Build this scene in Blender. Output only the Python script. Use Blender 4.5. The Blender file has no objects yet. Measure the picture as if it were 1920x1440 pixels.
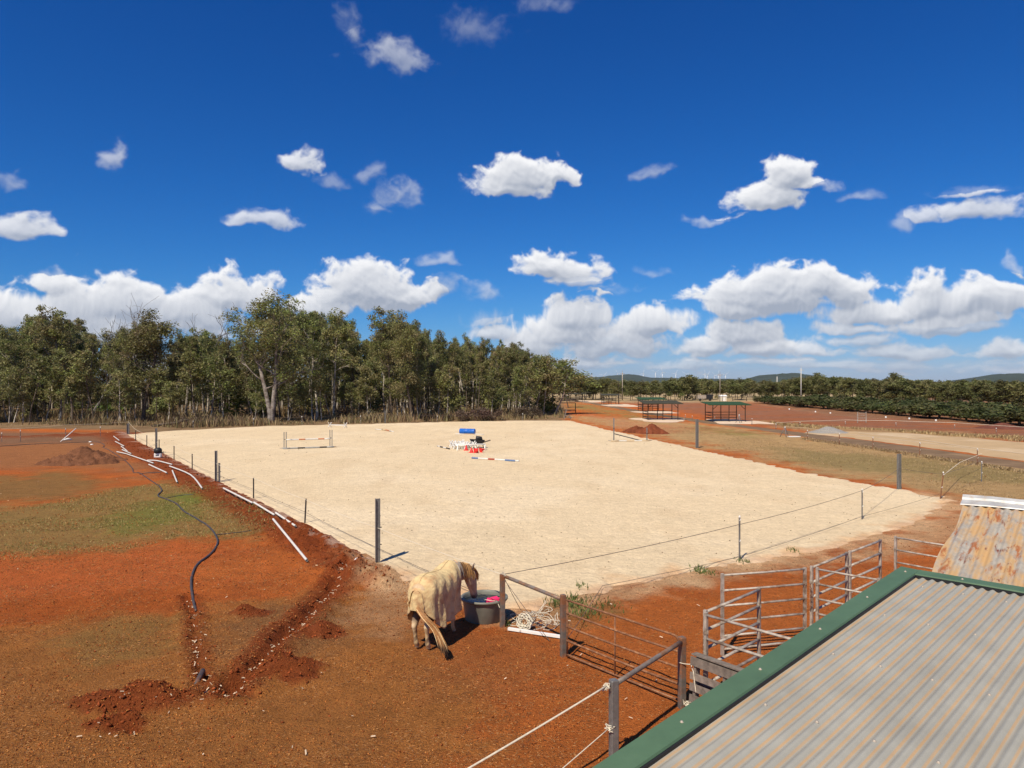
import bpy, math, random
import numpy as np
from mathutils import Vector, Matrix
R = math.radians
random.seed(7)
rng = np.random.default_rng(7)
scene = bpy.context.scene
COL = scene.collection

# ------------------------------------------------------------------ camera
CAM_H, FPX, HZ = 5.0, 1390.0, 716.0        # eye height, focal length and horizon row of the 1920x1440 photograph
cam_d = bpy.data.cameras.new('camera'); cam = bpy.data.objects.new('camera', cam_d); COL.objects.link(cam)
cam_d.sensor_width = 36; cam_d.lens = FPX/1920*36; cam_d.clip_start = 0.05; cam_d.clip_end = 40000
cam.location = (0, 0, CAM_H)
cam.rotation_euler = (R(90) + math.atan((HZ-720)/FPX)*1.0, 0, 0)
scene.camera = cam
scene.view_settings.view_transform = 'Standard'; scene.view_settings.look = 'None'
scene.view_settings.exposure = 0.28; scene.view_settings.gamma = 1.0; scene.view_settings.use_curve_mapping = False
scene.cycles.max_bounces = 6; scene.cycles.transparent_max_bounces = 8
scene.cycles.sample_clamp_indirect = 6

# ------------------------------------------------------------------ sun and sky
SUN_EL, SH_AZ = R(53), R(29)               # sun height; shadows run 29 degrees right of straight ahead
sd = bpy.data.lights.new('sun', 'SUN'); sd.energy = 4.5; sd.angle = R(0.53); sd.color = (1.0, 0.90, 0.74)
sun = bpy.data.objects.new('sun', sd); COL.objects.link(sun)
ldir = Vector((math.sin(SH_AZ)*math.cos(SUN_EL), math.cos(SH_AZ)*math.cos(SUN_EL), -math.sin(SUN_EL)))
sun.rotation_euler = ldir.to_track_quat('-Z', 'Y').to_euler()
sun.location = (-20, -40, 60)

def AE(px, py):
    x, z = (px-960)/FPX, (HZ-py)/FPX
    return math.atan2(x, 1), math.atan2(z, math.hypot(1, x))

# clouds in view: centre px, centre py, half width, half height, weight
CLOUDS = [
 (735,100,85,45,.40),(660,50,30,50,.16),(900,40,60,45,.14),(1010,5,70,30,.16),
 (188,280,32,38,.42),(40,330,60,22,.26),(55,420,65,36,.75),(560,305,46,30,.72),(500,416,88,24,.62),
 (700,325,35,18,.24),(750,360,45,30,.36),(705,378,32,20,.20),(630,337,28,14,.22),
 (990,318,90,42,.95),(950,340,75,42,.80),(1040,312,50,42,.95),(1215,328,28,16,.26),
 (1480,320,62,48,1.1),(1430,370,80,42,.9),(1530,348,70,20,.5),(1350,412,55,14,.35),
 (1840,395,110,30,.70),(1740,410,70,24,.38),(1850,360,90,14,.22),(1640,368,45,14,.25),(1695,430,35,22,.3),
 (1035,495,85,36,.9),(1070,525,50,20,.6),(835,488,42,16,.36),(1220,508,40,14,.22),(1150,545,70,18,.24),(910,548,40,26,.34),(838,538,48,26,.40),
 (690,530,120,62,1.25),(600,560,70,45,.8),(760,545,70,40,.8),
 (100,520,70,34,.55),(90,570,170,62,1.15),(250,560,110,48,.95),(440,540,85,52,1.05),(380,580,110,60,.9),(210,600,160,50,.8),(560,600,90,40,.6),
 (1440,545,165,52,1.15),(1520,535,110,44,1.0),(1370,575,70,30,.7),(1720,555,90,52,1.1),(1640,575,130,40,.9),(1830,560,120,48,1.05),(1740,600,150,30,.8),
 (1920,500,20,46,.4),
 (1085,590,70,48,1.1),(1060,620,90,40,.9),(1220,605,70,36,1.0),(1150,640,120,40,.8),(1000,640,90,40,.85),(920,630,60,24,.6),(910,600,50,30,.36),
 (1380,625,95,38,.95),(1440,650,110,34,.8),(1300,650,70,28,.8),(1580,610,60,24,.75),(1610,632,65,20,.65),(1780,612,100,18,.7),(1680,655,100,24,.7),(1880,655,80,24,.75),(1540,655,80,18,.55),
 (1100,675,120,18,.55),(1290,682,140,16,.5),(1480,683,140,14,.45),(1700,685,160,14,.5),(1870,690,100,12,.45),
]
world = bpy.data.worlds.new('World'); scene.world = world; world.use_nodes = True
wt = world.node_tree; wt.nodes.clear()
class NT:
    """small helper for writing node trees as expressions"""
    def __init__(s, tree): s.t = tree
    def n(s, ty, **kw):
        nd = s.t.nodes.new(ty)
        for k, v in kw.items(): setattr(nd, k, v)
        return nd
    def lk(s, a, b): s.t.links.new(a, b)
    def _in(s, sock, v):
        if v is None: return
        if isinstance(v, bpy.types.NodeSocket): s.t.links.new(v, sock)
        else: sock.default_value = v
    def m(s, op, a, b=None, c=None, clamp=False):
        nd = s.n('ShaderNodeMath', operation=op, use_clamp=clamp)
        for i, v in enumerate((a, b, c)): s._in(nd.inputs[i], v)
        return nd.outputs[0]
    def v(s, op, a, b=None, c=None):
        nd = s.n('ShaderNodeVectorMath', operation=op)
        for i, q in enumerate((a, b, c)):
            if q is not None: s._in(nd.inputs[i], q)
        return nd.outputs['Value'] if op in ('LENGTH', 'DOT_PRODUCT', 'DISTANCE') else nd.outputs[0]
    def mr(s, x, a, b, lo=0., hi=1., mode='SMOOTHSTEP'):
        nd = s.n('ShaderNodeMapRange', interpolation_type=mode)
        s._in(nd.inputs['Value'], x)
        for k, q in (('From Min', a), ('From Max', b), ('To Min', lo), ('To Max', hi)): s._in(nd.inputs[k], q)
        return nd.outputs[0]
    def noise(s, vec, scale, detail=4, rough=.55, out=0, dist=0):
        nd = s.n('ShaderNodeTexNoise'); s._in(nd.inputs['Vector'], vec)
        nd.inputs['Scale'].default_value = scale; nd.inputs['Detail'].default_value = detail
        nd.inputs['Roughness'].default_value = rough; nd.inputs['Distortion'].default_value = dist
        return nd.outputs[out]
    def mix(s, f, a, b, blend='MIX'):
        nd = s.n('ShaderNodeMix', data_type='RGBA', blend_type=blend)
        s._in(nd.inputs[0], f); s._in(nd.inputs[6], a); s._in(nd.inputs[7], b)
        return nd.outputs[2]

def rgba(c): return (c[0], c[1], c[2], 1.0)

# the clouds: computed as a field over azimuth and elevation (numpy), held in a generated image, lit from the sun's side
def _hash(ix, iy, seed):
    h = (ix.astype(np.int64)*374761393 + iy.astype(np.int64)*668265263 + seed*974711) & 0xffffffff
    h = ((h ^ (h >> 13))*1274126177) & 0xffffffff
    h = h ^ (h >> 16)
    return (h & 0xffffff)/float(0xffffff)
def vnoise(x, y, seed=0):
    x0, y0 = np.floor(x), np.floor(y); fx, fy = x-x0, y-y0
    fx, fy = fx*fx*(3-2*fx), fy*fy*(3-2*fy)
    a, b = _hash(x0, y0, seed), _hash(x0+1, y0, seed); cc, d = _hash(x0, y0+1, seed), _hash(x0+1, y0+1, seed)
    return (a*(1-fx)+b*fx)*(1-fy) + (cc*(1-fx)+d*fx)*fy
def fbm(x, y, f, oct=4, seed=0, gain=.5):
    s, a, t = 0., 1., 0.
    for i in range(oct):
        s = s + a*vnoise(x*f+17.3*i, y*f-9.1*i, seed+i); t += a; a *= gain; f *= 2.03
    return s/t
def sst(e0, e1, x):
    t = np.clip((x-e0)/(e1-e0), 0, 1); return t*t*(3-2*t)
def cloud_maps():
    S = 1250.; AZ0, AZ1, E0, E1 = -.66, .66, -.01, .52
    nx, ny = int((AZ1-AZ0)*S), int((E1-E0)*S); az_, el_ = np.meshgrid(AZ0+(np.arange(nx)+.5)/S, E0+(np.arange(ny)+.5)/S)
    def rf(x, y, f, octs, seed, gain=.55, billow=False):
        s_, a_, t_ = 0., 1., 0.
        for i in range(octs):
            th = .6+1.1*i; xr, yr = x*math.cos(th)-y*math.sin(th), x*math.sin(th)+y*math.cos(th)
            n_ = vnoise(xr*f+31.7*i, yr*f+11.3*i, seed+i)
            if billow: n_ = 1-np.abs(2*n_-1)
            s_ = s_+a_*n_; t_ += a_; a_ *= gain; f *= 2.07
        return s_/t_
    st = 1.0+.9*np.clip(.10-el_, 0, .1)/.1                       # low clouds are seen edge on: squeeze the detail
    X, Y = az_, el_*1.25*st
    wx, wy = rf(X, Y, 14, 4, 11)-.5, rf(X, Y, 14, 4, 21)-.5
    wx2, wy2 = rf(X, Y, 55, 3, 15)-.5, rf(X, Y, 55, 3, 25)-.5
    xw, yw = az_+wx*.060+wx2*.014, el_+(wy*.034+wy2*.009)/st
    E = np.full(az_.shape, -2.); WM = np.zeros(az_.shape)
    for (px, py, hw, hh, w_) in CLOUDS:
        a0, e0 = AE(px, py+hh*.30); sx, sy = 1.02*abs(AE(px+hw, py)[0]-AE(px, py)[0]), 1.04*abs(AE(px, py-hh)[1]-AE(px, py)[1])
        k0, k1 = max(0, int((a0-sx*2.2-.05-AZ0)*S)), min(nx, int((a0+sx*2.2+.05-AZ0)*S)); r0, r1 = max(0, int((e0-sy*2.2-.04-E0)*S)), min(ny, int((e0+sy*2.2+.04-E0)*S))
        if k1 <= k0 or r1 <= r0: continue
        qx, qy = (xw[r0:r1, k0:k1]-a0)/sx, (yw[r0:r1, k0:k1]-e0)/sy; qy = np.maximum(qy, -1.75*qy)
        e = (1-np.sqrt(qx*qx+qy*qy))*(.45+.55*min(w_, 1)); sub = E[r0:r1, k0:k1]; ws = WM[r0:r1, k0:k1]
        ws[:] = np.where(e > sub, np.where(sub > -.3, np.maximum(w_, ws*.9), w_), np.where(e > -.2, np.maximum(ws, w_*.9), ws)); sub[:] = np.maximum(sub, e)
    streak = (rf(az_, el_*6.5, 12, 5, 51)-.50)*2.4+.02-1.6*sst(.022, .060, el_); WM = np.where(streak > E, np.maximum(.5, WM*.8), WM); E = np.maximum(E, streak)
    puff = rf(X+wx*.05, Y+wy*.04, 24, 6, 31, .56, True); fine = rf(X, Y, 60, 5, 41, .62)
    F = E+(puff-.60)*.88+(fine-.5)*.42
    Wc = np.clip(WM, 0, 1)
    alpha = sst(-.02, .86-.58*Wc, F)*np.clip(.14+1.0*WM, 0, 1)
    D = np.clip(F*1.3, 0, 1); tau = np.zeros_like(D); sdx, sdy = -.30, .95
    Db = D.copy()
    for sh in range(1, 19): Db += np.roll(D, sh, 1)+np.roll(D, -sh, 1)
    Db /= 37
    for k in np.arange(.5, 9, .5):
        L = k*.0055*S; tau += np.roll(Db, (-int(round(L*sdy)), -int(round(L*sdx))), (0, 1))*(1-.05*k)*.5
    rel = np.roll(F, (-int(.006*S), int(.003*S)), (0, 1))
    lit = .05+.90*np.exp(-tau*.36)+np.clip((F-rel)*.75, -.30, .34)
    lit = np.clip(lit*(.50+.44*Wc), 0, 1)
    im = bpy.data.images.new('cloud_field', nx, ny, alpha=True, float_buffer=True, is_data=True)
    im.pixels.foreach_set(np.stack([lit, alpha, lit*0, lit*0+1], -1).astype(np.float32).ravel()); im.update(); im.pack()
    return im, (AZ0, AZ1, E0, E1)
CLIM, (AZ0, AZ1, E0, E1) = cloud_maps()

w = NT(wt)
tc = w.n('ShaderNodeTexCoord'); D = w.v('NORMALIZE', tc.outputs['Generated'])
sp = w.n('ShaderNodeSeparateXYZ'); w.lk(D, sp.inputs[0])
az = w.m('ARCTAN2', sp.outputs[0], sp.outputs[1]); el = w.m('ARCSINE', sp.outputs[2])
cb = w.n('ShaderNodeCombineXYZ')
w.lk(w.mr(az, AZ0, AZ1, 0., 1., 'LINEAR'), cb.inputs[0]); w.lk(w.mr(el, E0, E1, 0., 1., 'LINEAR'), cb.inputs[1])
for nd in wt.nodes:
    if nd.type == 'MAP_RANGE': nd.clamp = False
ti = w.n('ShaderNodeTexImage'); ti.image = CLIM; ti.extension = 'MIRROR'; ti.interpolation = 'Cubic'; w.lk(cb.outputs[0], ti.inputs[0])   # the same kind of sky goes on all round
sp2 = w.n('ShaderNodeSeparateXYZ'); w.lk(ti.outputs[0], sp2.inputs[0])
lit = sp2.outputs[0]; alpha = w.m('MULTIPLY', sp2.outputs[1], w.mr(el, .62, .50))
sky = w.n('ShaderNodeTexSky', sky_type='NISHITA')
sky.sun_disc = False; sky.sun_elevation = SUN_EL; sky.sun_rotation = math.pi + SH_AZ
sky.altitude = 500; sky.air_density = 1.0; sky.dust_density = 0.25; sky.ozone_density = 4.0
sps = w.n('ShaderNodeSeparateColor'); w.lk(sky.outputs[0], sps.inputs[0]); cbs = w.n('ShaderNodeCombineColor'); BGS = .09
for i, (g_, k_) in enumerate(((2.1, .60), (1.25, .60), (1.02, .90))):        # a clear dry-season sky: deeper blue than the stock one
    w.lk(w.m('MULTIPLY', w.m('POWER', w.m('MULTIPLY', sps.outputs[i], BGS), g_), k_/BGS), cbs.inputs[i])
ccol = w.mix(lit, (3.5, 3.9, 4.7, 1), (9.0, 9.0, 9.1, 1))
full = w.mix(w.m('MULTIPLY', alpha, .97), cbs.outputs[0], ccol)
bg = w.n('ShaderNodeBackground'); w.lk(full, bg.inputs[0]); bg.inputs[1].default_value = BGS
wo = w.n('ShaderNodeOutputWorld'); w.lk(bg.outputs[0], wo.inputs[0])
world.cycles.sampling_method = 'MANUAL'; world.cycles.sample_map_resolution = 512

# ------------------------------------------------------------------ helpers
def G(px, py, z=0.0):
    """the place on the ground (or at height z) that a row and column of the photograph show"""
    d = FPX*(CAM_H-z)/(py-HZ)
    return Vector(((px-960)/FPX*d, d, z))
def at(px, py, d):
    return Vector(((px-960)/FPX*d, d, CAM_H-(py-HZ)*d/FPX))

def line_dist(x, y, pts):
    d = np.full(np.shape(x), 1e9)
    for (ax, ay), (bx, by) in zip(pts[:-1], pts[1:]):
        vx, vy = bx-ax, by-ay; l2 = vx*vx+vy*vy+1e-9
        t = np.clip(((x-ax)*vx+(y-ay)*vy)/l2, 0, 1)
        d = np.minimum(d, np.hypot(x-ax-t*vx, y-ay-t*vy))
    return d
def poly_sd(x, y, pts):
    d = line_dist(x, y, list(pts)+[pts[0]])
    ins = np.zeros(np.shape(x), bool)
    for (ax, ay), (bx, by) in zip(pts, list(pts[1:])+[pts[0]]):
        ins ^= ((ay > y) != (by > y)) & (x < (bx-ax)*(y-ay)/(by-ay+1e-12)+ax)
    return np.where(ins, -d, d)
def W(pts): return [tuple(G(*p)[:2]) for p in pts]

def tag(o, label=None, cat=None, group=None, kind=None):
    if label: o['label'] = label
    if cat: o['category'] = cat
    if group: o['group'] = group
    if kind: o['kind'] = kind
    return o
def thing(name, label, cat, loc=(0, 0, 0), rotz=0, group=None):
    o = bpy.data.objects.new(name, None); COL.objects.link(o); o.empty_display_size = .2
    o.location = loc; o.rotation_euler = (0, 0, rotz)
    return tag(o, label, cat, group)
def link(name, me, parent=None, loc=None):
    o = bpy.data.objects.new(name, me); COL.objects.link(o)
    if parent: o.parent = parent
    if loc is not None: o.location = loc
    return o
def np_mesh(name, V, Q, mats, col=None, smooth=False, mi=None):
    me = bpy.data.meshes.new(name); V = np.asarray(V, np.float32); Q = np.asarray(Q, np.int32); k = Q.shape[1]
    me.vertices.add(len(V)); me.vertices.foreach_set('co', V.ravel())
    me.loops.add(Q.size); me.loops.foreach_set('vertex_index', Q.ravel())
    me.polygons.add(len(Q)); me.polygons.foreach_set('loop_start', np.arange(0, Q.size, k, dtype=np.int32))
    if smooth: me.polygons.foreach_set('use_smooth', np.ones(len(Q), bool))
    if mi is not None: me.polygons.foreach_set('material_index', np.asarray(mi, np.int32))
    for m_ in (mats if isinstance(mats, (list, tuple)) else [mats]): me.materials.append(m_)
    if col is not None:
        a = me.color_attributes.new('Col', 'FLOAT_COLOR', 'POINT')
        c4 = np.ones((len(V), 4), np.float32); c4[:, :3] = col; a.data.foreach_set('color', c4.ravel())
    me.update(calc_edges=True); me.validate()
    return me
class MB:
    """collects boxes, tubes and sheets into one mesh"""
    def __init__(s): s.V = []; s.F = []; s.C = []; s.col = (1, 1, 1); s.S = []
    def add(s, vs, fs, smooth=False):
        b = len(s.V); s.V += [tuple(v) for v in vs]; s.C += [s.col]*len(vs)
        s.F += [tuple(b+i for i in f) for f in fs]; s.S += [smooth]*len(fs); return s
    def box(s, c, size, M=None):
        M = M or Matrix.Identity(3); c = Vector(c); hx, hy, hz = [q/2 for q in size]
        vs = [c + M @ Vector((sx*hx, sy*hy, sz*hz)) for sz in (-1, 1) for sy in (-1, 1) for sx in (-1, 1)]
        return s.add(vs, [(0,2,3,1),(4,5,7,6),(0,1,5,4),(2,6,7,3),(0,4,6,2),(1,3,7,5)])
    def bar(s, a, b, w, h, up=(0, 0, 1)):
        """a box-section bar from a to b, w across and h along 'up'"""
        a, b = Vector(a), Vector(b); x = (b-a); L = x.length; x.normalize(); up = Vector(up)
        y = up.cross(x)
        if y.length < 1e-4: y = Vector((0, 1, 0)).cross(x)
        y.normalize(); z = x.cross(y)
        return s.box((a+b)/2, (L, w, h), Matrix((x, y, z)).transposed())
    def tube(s, pts, r, n=8, cap=True, flat=1.0):
        pts = [Vector(p) for p in pts]; rs = r if isinstance(r, (list, tuple)) else [r]*len(pts)
        vs, fs = [], []; prev = None
        for i, p in enumerate(pts):
            t = (pts[min(i+1, len(pts)-1)] - pts[max(i-1, 0)]).normalized()
            if prev is None:
                u = t.cross(Vector((0, 0, 1)))
                if u.length < .05: u = t.cross(Vector((0, 1, 0)))
            else: u = prev - t*prev.dot(t)
            u.normalize(); prev = u; v = t.cross(u)
            for k in range(n):
                a = 2*math.pi*k/n; vs.append(p + rs[i]*(math.cos(a)*u + math.sin(a)*flat*v))
        for i in range(len(pts)-1):
            for k in range(n): fs.append((i*n+k, i*n+(k+1) % n, (i+1)*n+(k+1) % n, (i+1)*n+k))
        if cap:
            fs.append(tuple(reversed(range(n)))); fs.append(tuple((len(pts)-1)*n+k for k in range(n)))
        return s.add(vs, fs, n > 5)
    def lathe(s, prof, n=24, c=(0, 0, 0)):
        c = Vector(c); vs, fs = [], []
        for (r_, z) in prof:
            for k in range(n):
                a = 2*math.pi*k/n; vs.append(c+Vector((r_*math.cos(a), r_*math.sin(a), z)))
        for i in range(len(prof)-1):
            for k in range(n): fs.append((i*n+k, i*n+(k+1) % n, (i+1)*n+(k+1) % n, (i+1)*n+k))
        return s.add(vs, fs, True)
    def mesh(s, name, mat):
        me = bpy.data.meshes.new(name); me.from_pydata(s.V, [], s.F)
        for m_ in (mat if isinstance(mat, (list, tuple)) else [mat]): me.materials.append(m_)
        me.polygons.foreach_set('use_smooth', s.S)
        if any(q != (1, 1, 1) for q in s.C):
            a = me.color_attributes.new('Col', 'FLOAT_COLOR', 'POINT')
            a.data.foreach_set('color', np.array([(*q, 1) for q in s.C], np.float32).ravel())
        me.update(); return me
    def build(s, name, mat, parent=None, base=None):
        if parent is not None and base is None: base = parent.location
        if base is not None: b = Vector(base); s.V = [tuple(Vector(v)-b) for v in s.V]
        o = link(name, s.mesh(name, mat), parent)
        if parent is None and base is not None: o.location = base
        return o
def dup(root, loc, rotz=None, scale=None):
    r_ = root.copy(); COL.objects.link(r_); r_.location = loc
    if rotz is not None: r_.rotation_euler = (0, 0, rotz)
    if scale is not None: r_.scale = scale if isinstance(scale, (list, tuple)) else (scale,)*3
    for ch in root.children:
        q = ch.copy(); COL.objects.link(q); q.parent = r_
        for g in ch.children:
            h = g.copy(); COL.objects.link(h); h.parent = q
    return r_

# ------------------------------------------------------------------ materials
def mat(name, col, rough=.7, metal=0., var=.25, scale=6., bump=0., bscale=40., attr=False, spec=.3, rnd=0., col2=None, c2scale=3., c2lo=.5, c2hi=.65, coat=0.):
    m_ = bpy.data.materials.new(name); m_.use_nodes = True; t = NT(m_.node_tree)
    bs = m_.node_tree.nodes['Principled BSDF']; tcn = t.n('ShaderNodeTexCoord'); O = tcn.outputs['Object']
    base = rgba(col)
    if attr:
        at_ = t.n('ShaderNodeVertexColor', layer_name='Col'); base = at_.outputs[0]
        if col != (1, 1, 1): base = t.mix(1.0, base, rgba(col), 'MULTIPLY')
    if col2: base = t.mix(t.mr(t.noise(O, c2scale, 6, .6), c2lo, c2hi), base, rgba(col2))
    if var:
        f = t.mr(t.noise(O, scale, 6, .65), .3, .7, 1-var, 1+var, 'LINEAR')
        if rnd:
            oi = t.n('ShaderNodeObjectInfo'); f = t.m('MULTIPLY', f, t.mr(oi.outputs['Random'], 0, 1, 1-rnd, 1+rnd, 'LINEAR'))
        cbn = t.n('ShaderNodeCombineXYZ')
        for i in range(3): t.lk(f, cbn.inputs[i])
        base = t.mix(1.0, base, cbn.outputs[0], 'MULTIPLY')
    t._in(bs.inputs['Base Color'], base)
    bs.inputs['Roughness'].default_value = rough; bs.inputs['Metallic'].default_value = metal
    bs.inputs['Specular IOR Level'].default_value = spec; bs.inputs['Coat Weight'].default_value = coat
    if bump:
        b = t.n('ShaderNodeBump'); b.inputs['Strength'].default_value = 1; b.inputs['Distance'].default_value = bump
        t.lk(t.noise(O, bscale, 5, .6), b.inputs['Height']); t.lk(b.outputs[0], bs.inputs['Normal'])
    return m_
def ground_mat(name, scales, amps, bump, bscale, speck=None):
    """vertex colours times fine grain, with a grainy relief"""
    m_ = bpy.data.materials.new(name); m_.use_nodes = True; t = NT(m_.node_tree); bs = m_.node_tree.nodes['Principled BSDF']
    O = t.n('ShaderNodeTexCoord').outputs['Object']; base = t.n('ShaderNodeVertexColor', layer_name='Col').outputs[0]
    f = None
    for s_, a in zip(scales, amps):
        q = t.mr(t.noise(O, s_, 5, .65), .25, .75, 1-a, 1+a, 'LINEAR'); f = q if f is None else t.m('MULTIPLY', f, q)
    cbn = t.n('ShaderNodeCombineXYZ')
    for i in range(3): t.lk(f, cbn.inputs[i])
    base = t.mix(1.0, base, cbn.outputs[0], 'MULTIPLY')
    if speck:
        for (sc, lo, hi, colr, amt) in speck:
            base = t.mix(t.m('MULTIPLY', t.mr(t.noise(O, sc, 3, .6), lo, hi), amt), base, rgba(colr))
    t._in(bs.inputs['Base Color'], base); bs.inputs['Roughness'].default_value = .95; bs.inputs['Specular IOR Level'].default_value = .08
    b = t.n('ShaderNodeBump'); b.inputs['Distance'].default_value = bump
    t.lk(t.noise(O, bscale, 6, .7), b.inputs['Height']); t.lk(b.outputs[0], bs.inputs['Normal'])
    return m_
def leaf_mat(name, trans=.3, var=.25):
    m_ = bpy.data.materials.new(name); m_.use_nodes = True; t = NT(m_.node_tree); t.t.nodes.clear()
    cl = t.n('ShaderNodeVertexColor', layer_name='Col').outputs[0]
    oi = t.n('ShaderNodeObjectInfo'); hs = t.n('ShaderNodeHueSaturation'); t.lk(cl, hs.inputs['Color'])
    t.lk(t.mr(oi.outputs['Random'], 0, 1, .470, .512, 'LINEAR'), hs.inputs['Hue'])
    rv = t.m('FRACT', t.m('MULTIPLY', oi.outputs['Random'], 7.31))
    t.lk(t.mr(rv, 0, 1, 1-var, 1+var, 'LINEAR'), hs.inputs['Value'])
    d = t.n('ShaderNodeBsdfPrincipled'); t.lk(hs.outputs[0], d.inputs['Base Color']); d.inputs['Roughness'].default_value = .55; d.inputs['Specular IOR Level'].default_value = .25
    tr = t.n('ShaderNodeBsdfTranslucent'); t.lk(hs.outputs[0], tr.inputs[0])
    mx = t.n('ShaderNodeMixShader'); mx.inputs[0].default_value = trans; t.lk(d.outputs[0], mx.inputs[1]); t.lk(tr.outputs[0], mx.inputs[2])
    o = t.n('ShaderNodeOutputMaterial'); t.lk(mx.outputs[0], o.inputs[0]); return m_

M = dict(
 soil=ground_mat('red_soil', (1.3, 7, 24, 70), (.16, .20, .26, .28), .10, 26, speck=[(40, .60, .70, (.46, .20, .065), .45), (17, .36, .24, (.12, .034, .012), .5)]),
 sand=ground_mat('arena_sand', (.35, 2.3, 9), (.05, .10, .16), .075, 5.5),
 heap=ground_mat('loose_earth', (3, 14, 50), (.2, .3, .3), .07, 9),
 galv=mat('galvanised_steel', (.44, .385, .315), .6, .15, .3, 9, spec=.3, col2=(.22, .15, .10), c2scale=5, c2lo=.44, c2hi=.66),
 post=mat('grey_post_steel', (.20, .195, .185), .5, .3, .25, 12),
 rust=mat('rusty_pipe', (.22, .10, .05), .8, .1, .35, 14, col2=(.30, .15, .075), c2scale=7),
 rustpost=mat('weathered_square_post', (.17, .15, .13), .65, .3, .3, 10, col2=(.30, .13, .06), c2scale=3.5, c2lo=.42, c2hi=.62),
 picket=mat('dark_picket', (.09, .075, .065), .8, .1, .3, 10),
 white=mat('white_plastic', (.80, .79, .74), .45, 0, .08, 4),
 pvc=mat('white_pipe', (.68, .65, .59), .4, 0, .10, 3, col2=(.60, .42, .30), c2scale=2.2, c2lo=.62, c2hi=.8),
 poly=mat('black_poly_pipe', (.055, .052, .052), .5, 0, .3, 8, col2=(.16, .075, .045), c2scale=3, c2lo=.5, c2hi=.7),
 rope=mat('pale_rope', (.66, .60, .47), .85, 0, .25, 30),
 tape=mat('fence_tape', (.66, .58, .44), .8, 0, .2, 20),
 wire=mat('dull_wire', (.13, .10, .085), .7, .2, .2, 10),
 black=mat('black_plastic', (.02, .02, .022), .5, 0, .2, 8),
 green=mat('green_flashing', (.080, .145, .076), .5, 0, .14, 2.5, col2=(.098, .165, .09), c2scale=1.2, spec=.4),
 greenroof=mat('green_roof_sheet', (.035, .075, .038), .8, 0, .2, 3, spec=.08),
 darkroof=mat('dark_roof_sheet', (.06, .058, .04), .8, 0, .2, 3, spec=.08),
 roofsheet=mat('zinc_roof_sheet', (1, 1, 1), .55, .0, .13, 2.6, attr=True, spec=.25, bump=.0006, bscale=60),
 rustsheet=None,
 brownsteel=mat('brown_steel', (.035, .022, .016), .7, .1, .2, 5),
 timber=mat('weathered_timber', (.20, .165, .135), .9, 0, .4, 9, bump=.004, bscale=30, rnd=.25),
 tub=mat('grey_tub_plastic', (.185, .185, .15), .45, 0, .15, 5, col2=(.24, .17, .11), c2scale=4, c2lo=.55, c2hi=.8),
 pink=mat('pink_plastic', (.85, .03, .14), .4, 0, .06, 5),
 blue=mat('blue_drum', (.02, .13, .50), .4, 0, .12, 5),
 red=mat('red_cone', (.75, .035, .03), .45, 0, .1, 5),
 striped=mat('painted_pole', (.86, .86, .86), .5, 0, .12, 6, attr=True),
 bark=mat('dark_bark', (.10, .075, .055), .95, 0, .4, 4, rnd=.35),
 palebark=mat('pale_bark', (.46, .41, .34), .9, 0, .35, 3, rnd=.3, col2=(.12, .09, .065), c2scale=1.6, c2lo=.45, c2hi=.62),
 deadwood=mat('grey_dead_wood', (.17, .155, .14), .9, 0, .3, 5),
 leaf=leaf_mat('eucalypt_leaves', .30, .26), mango=leaf_mat('orchard_leaves', .2, .18), grass=leaf_mat('grass_blades', .25, .05),
 gravel=mat('grey_gravel', (.30, .28, .25), .95, 0, .35, 12, bump=.05, bscale=20),
 bits=mat('ground_litter', (1, 1, 1), .9, 0, .15, 20, attr=True, spec=.1),
 coat=mat('horse_coat', (1, 1, 1), .75, 0, .16, 9, attr=True, bump=.004, bscale=90),
 rug=mat('cream_horse_rug', (.66, .50, .25), .9, 0, .16, 9, bump=.03, bscale=7, col2=(.50, .29, .14), c2scale=3.6, c2lo=.46, c2hi=.70),
 hair=mat('golden_horse_hair', (1, 1, 1), .6, 0, .3, 22, attr=True),
 hoof=mat('hoof_horn', (.30, .24, .18), .6, 0, .2, 20),
 track=mat('grey_dirt_track', (.19, .125, .075), .95, 0, .2, .8, bump=.03, bscale=6, spec=.05, col2=(.25, .17, .10), c2scale=.25),
 tan=mat('tan_gravel_road', (.46, .32, .17), .95, 0, .12, .5, bump=.02, bscale=6, col2=(.54, .40, .24), c2scale=.18),
 padsand=mat('pale_pad_sand', (.66, .50, .35), .95, 0, .15, .9),
 hill=mat('wooded_hill', (.035, .05, .03), 1, 0, .3, .01),
 turbine=mat('white_turbine', (.8, .8, .8), .5, 0, 0),
 cream=mat('cream_shed', (.66, .60, .46), .6, 0, .08, 3),
)
def water_mat():
    m_ = bpy.data.materials.new('dark_water'); m_.use_nodes = True; b = m_.node_tree.nodes['Principled BSDF']
    b.inputs['Base Color'].default_value = (.006, .012, .022, 1); b.inputs['Roughness'].default_value = .06; b.inputs['Specular IOR Level'].default_value = .5
    t = NT(m_.node_tree); bp = t.n('ShaderNodeBump'); bp.inputs['Distance'].default_value = .01
    t.lk(t.noise(t.n('ShaderNodeTexCoord').outputs['Object'], 14, 2, .5), bp.inputs['Height']); t.lk(bp.outputs[0], b.inputs['Normal']); return m_
M['water'] = water_mat()
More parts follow.
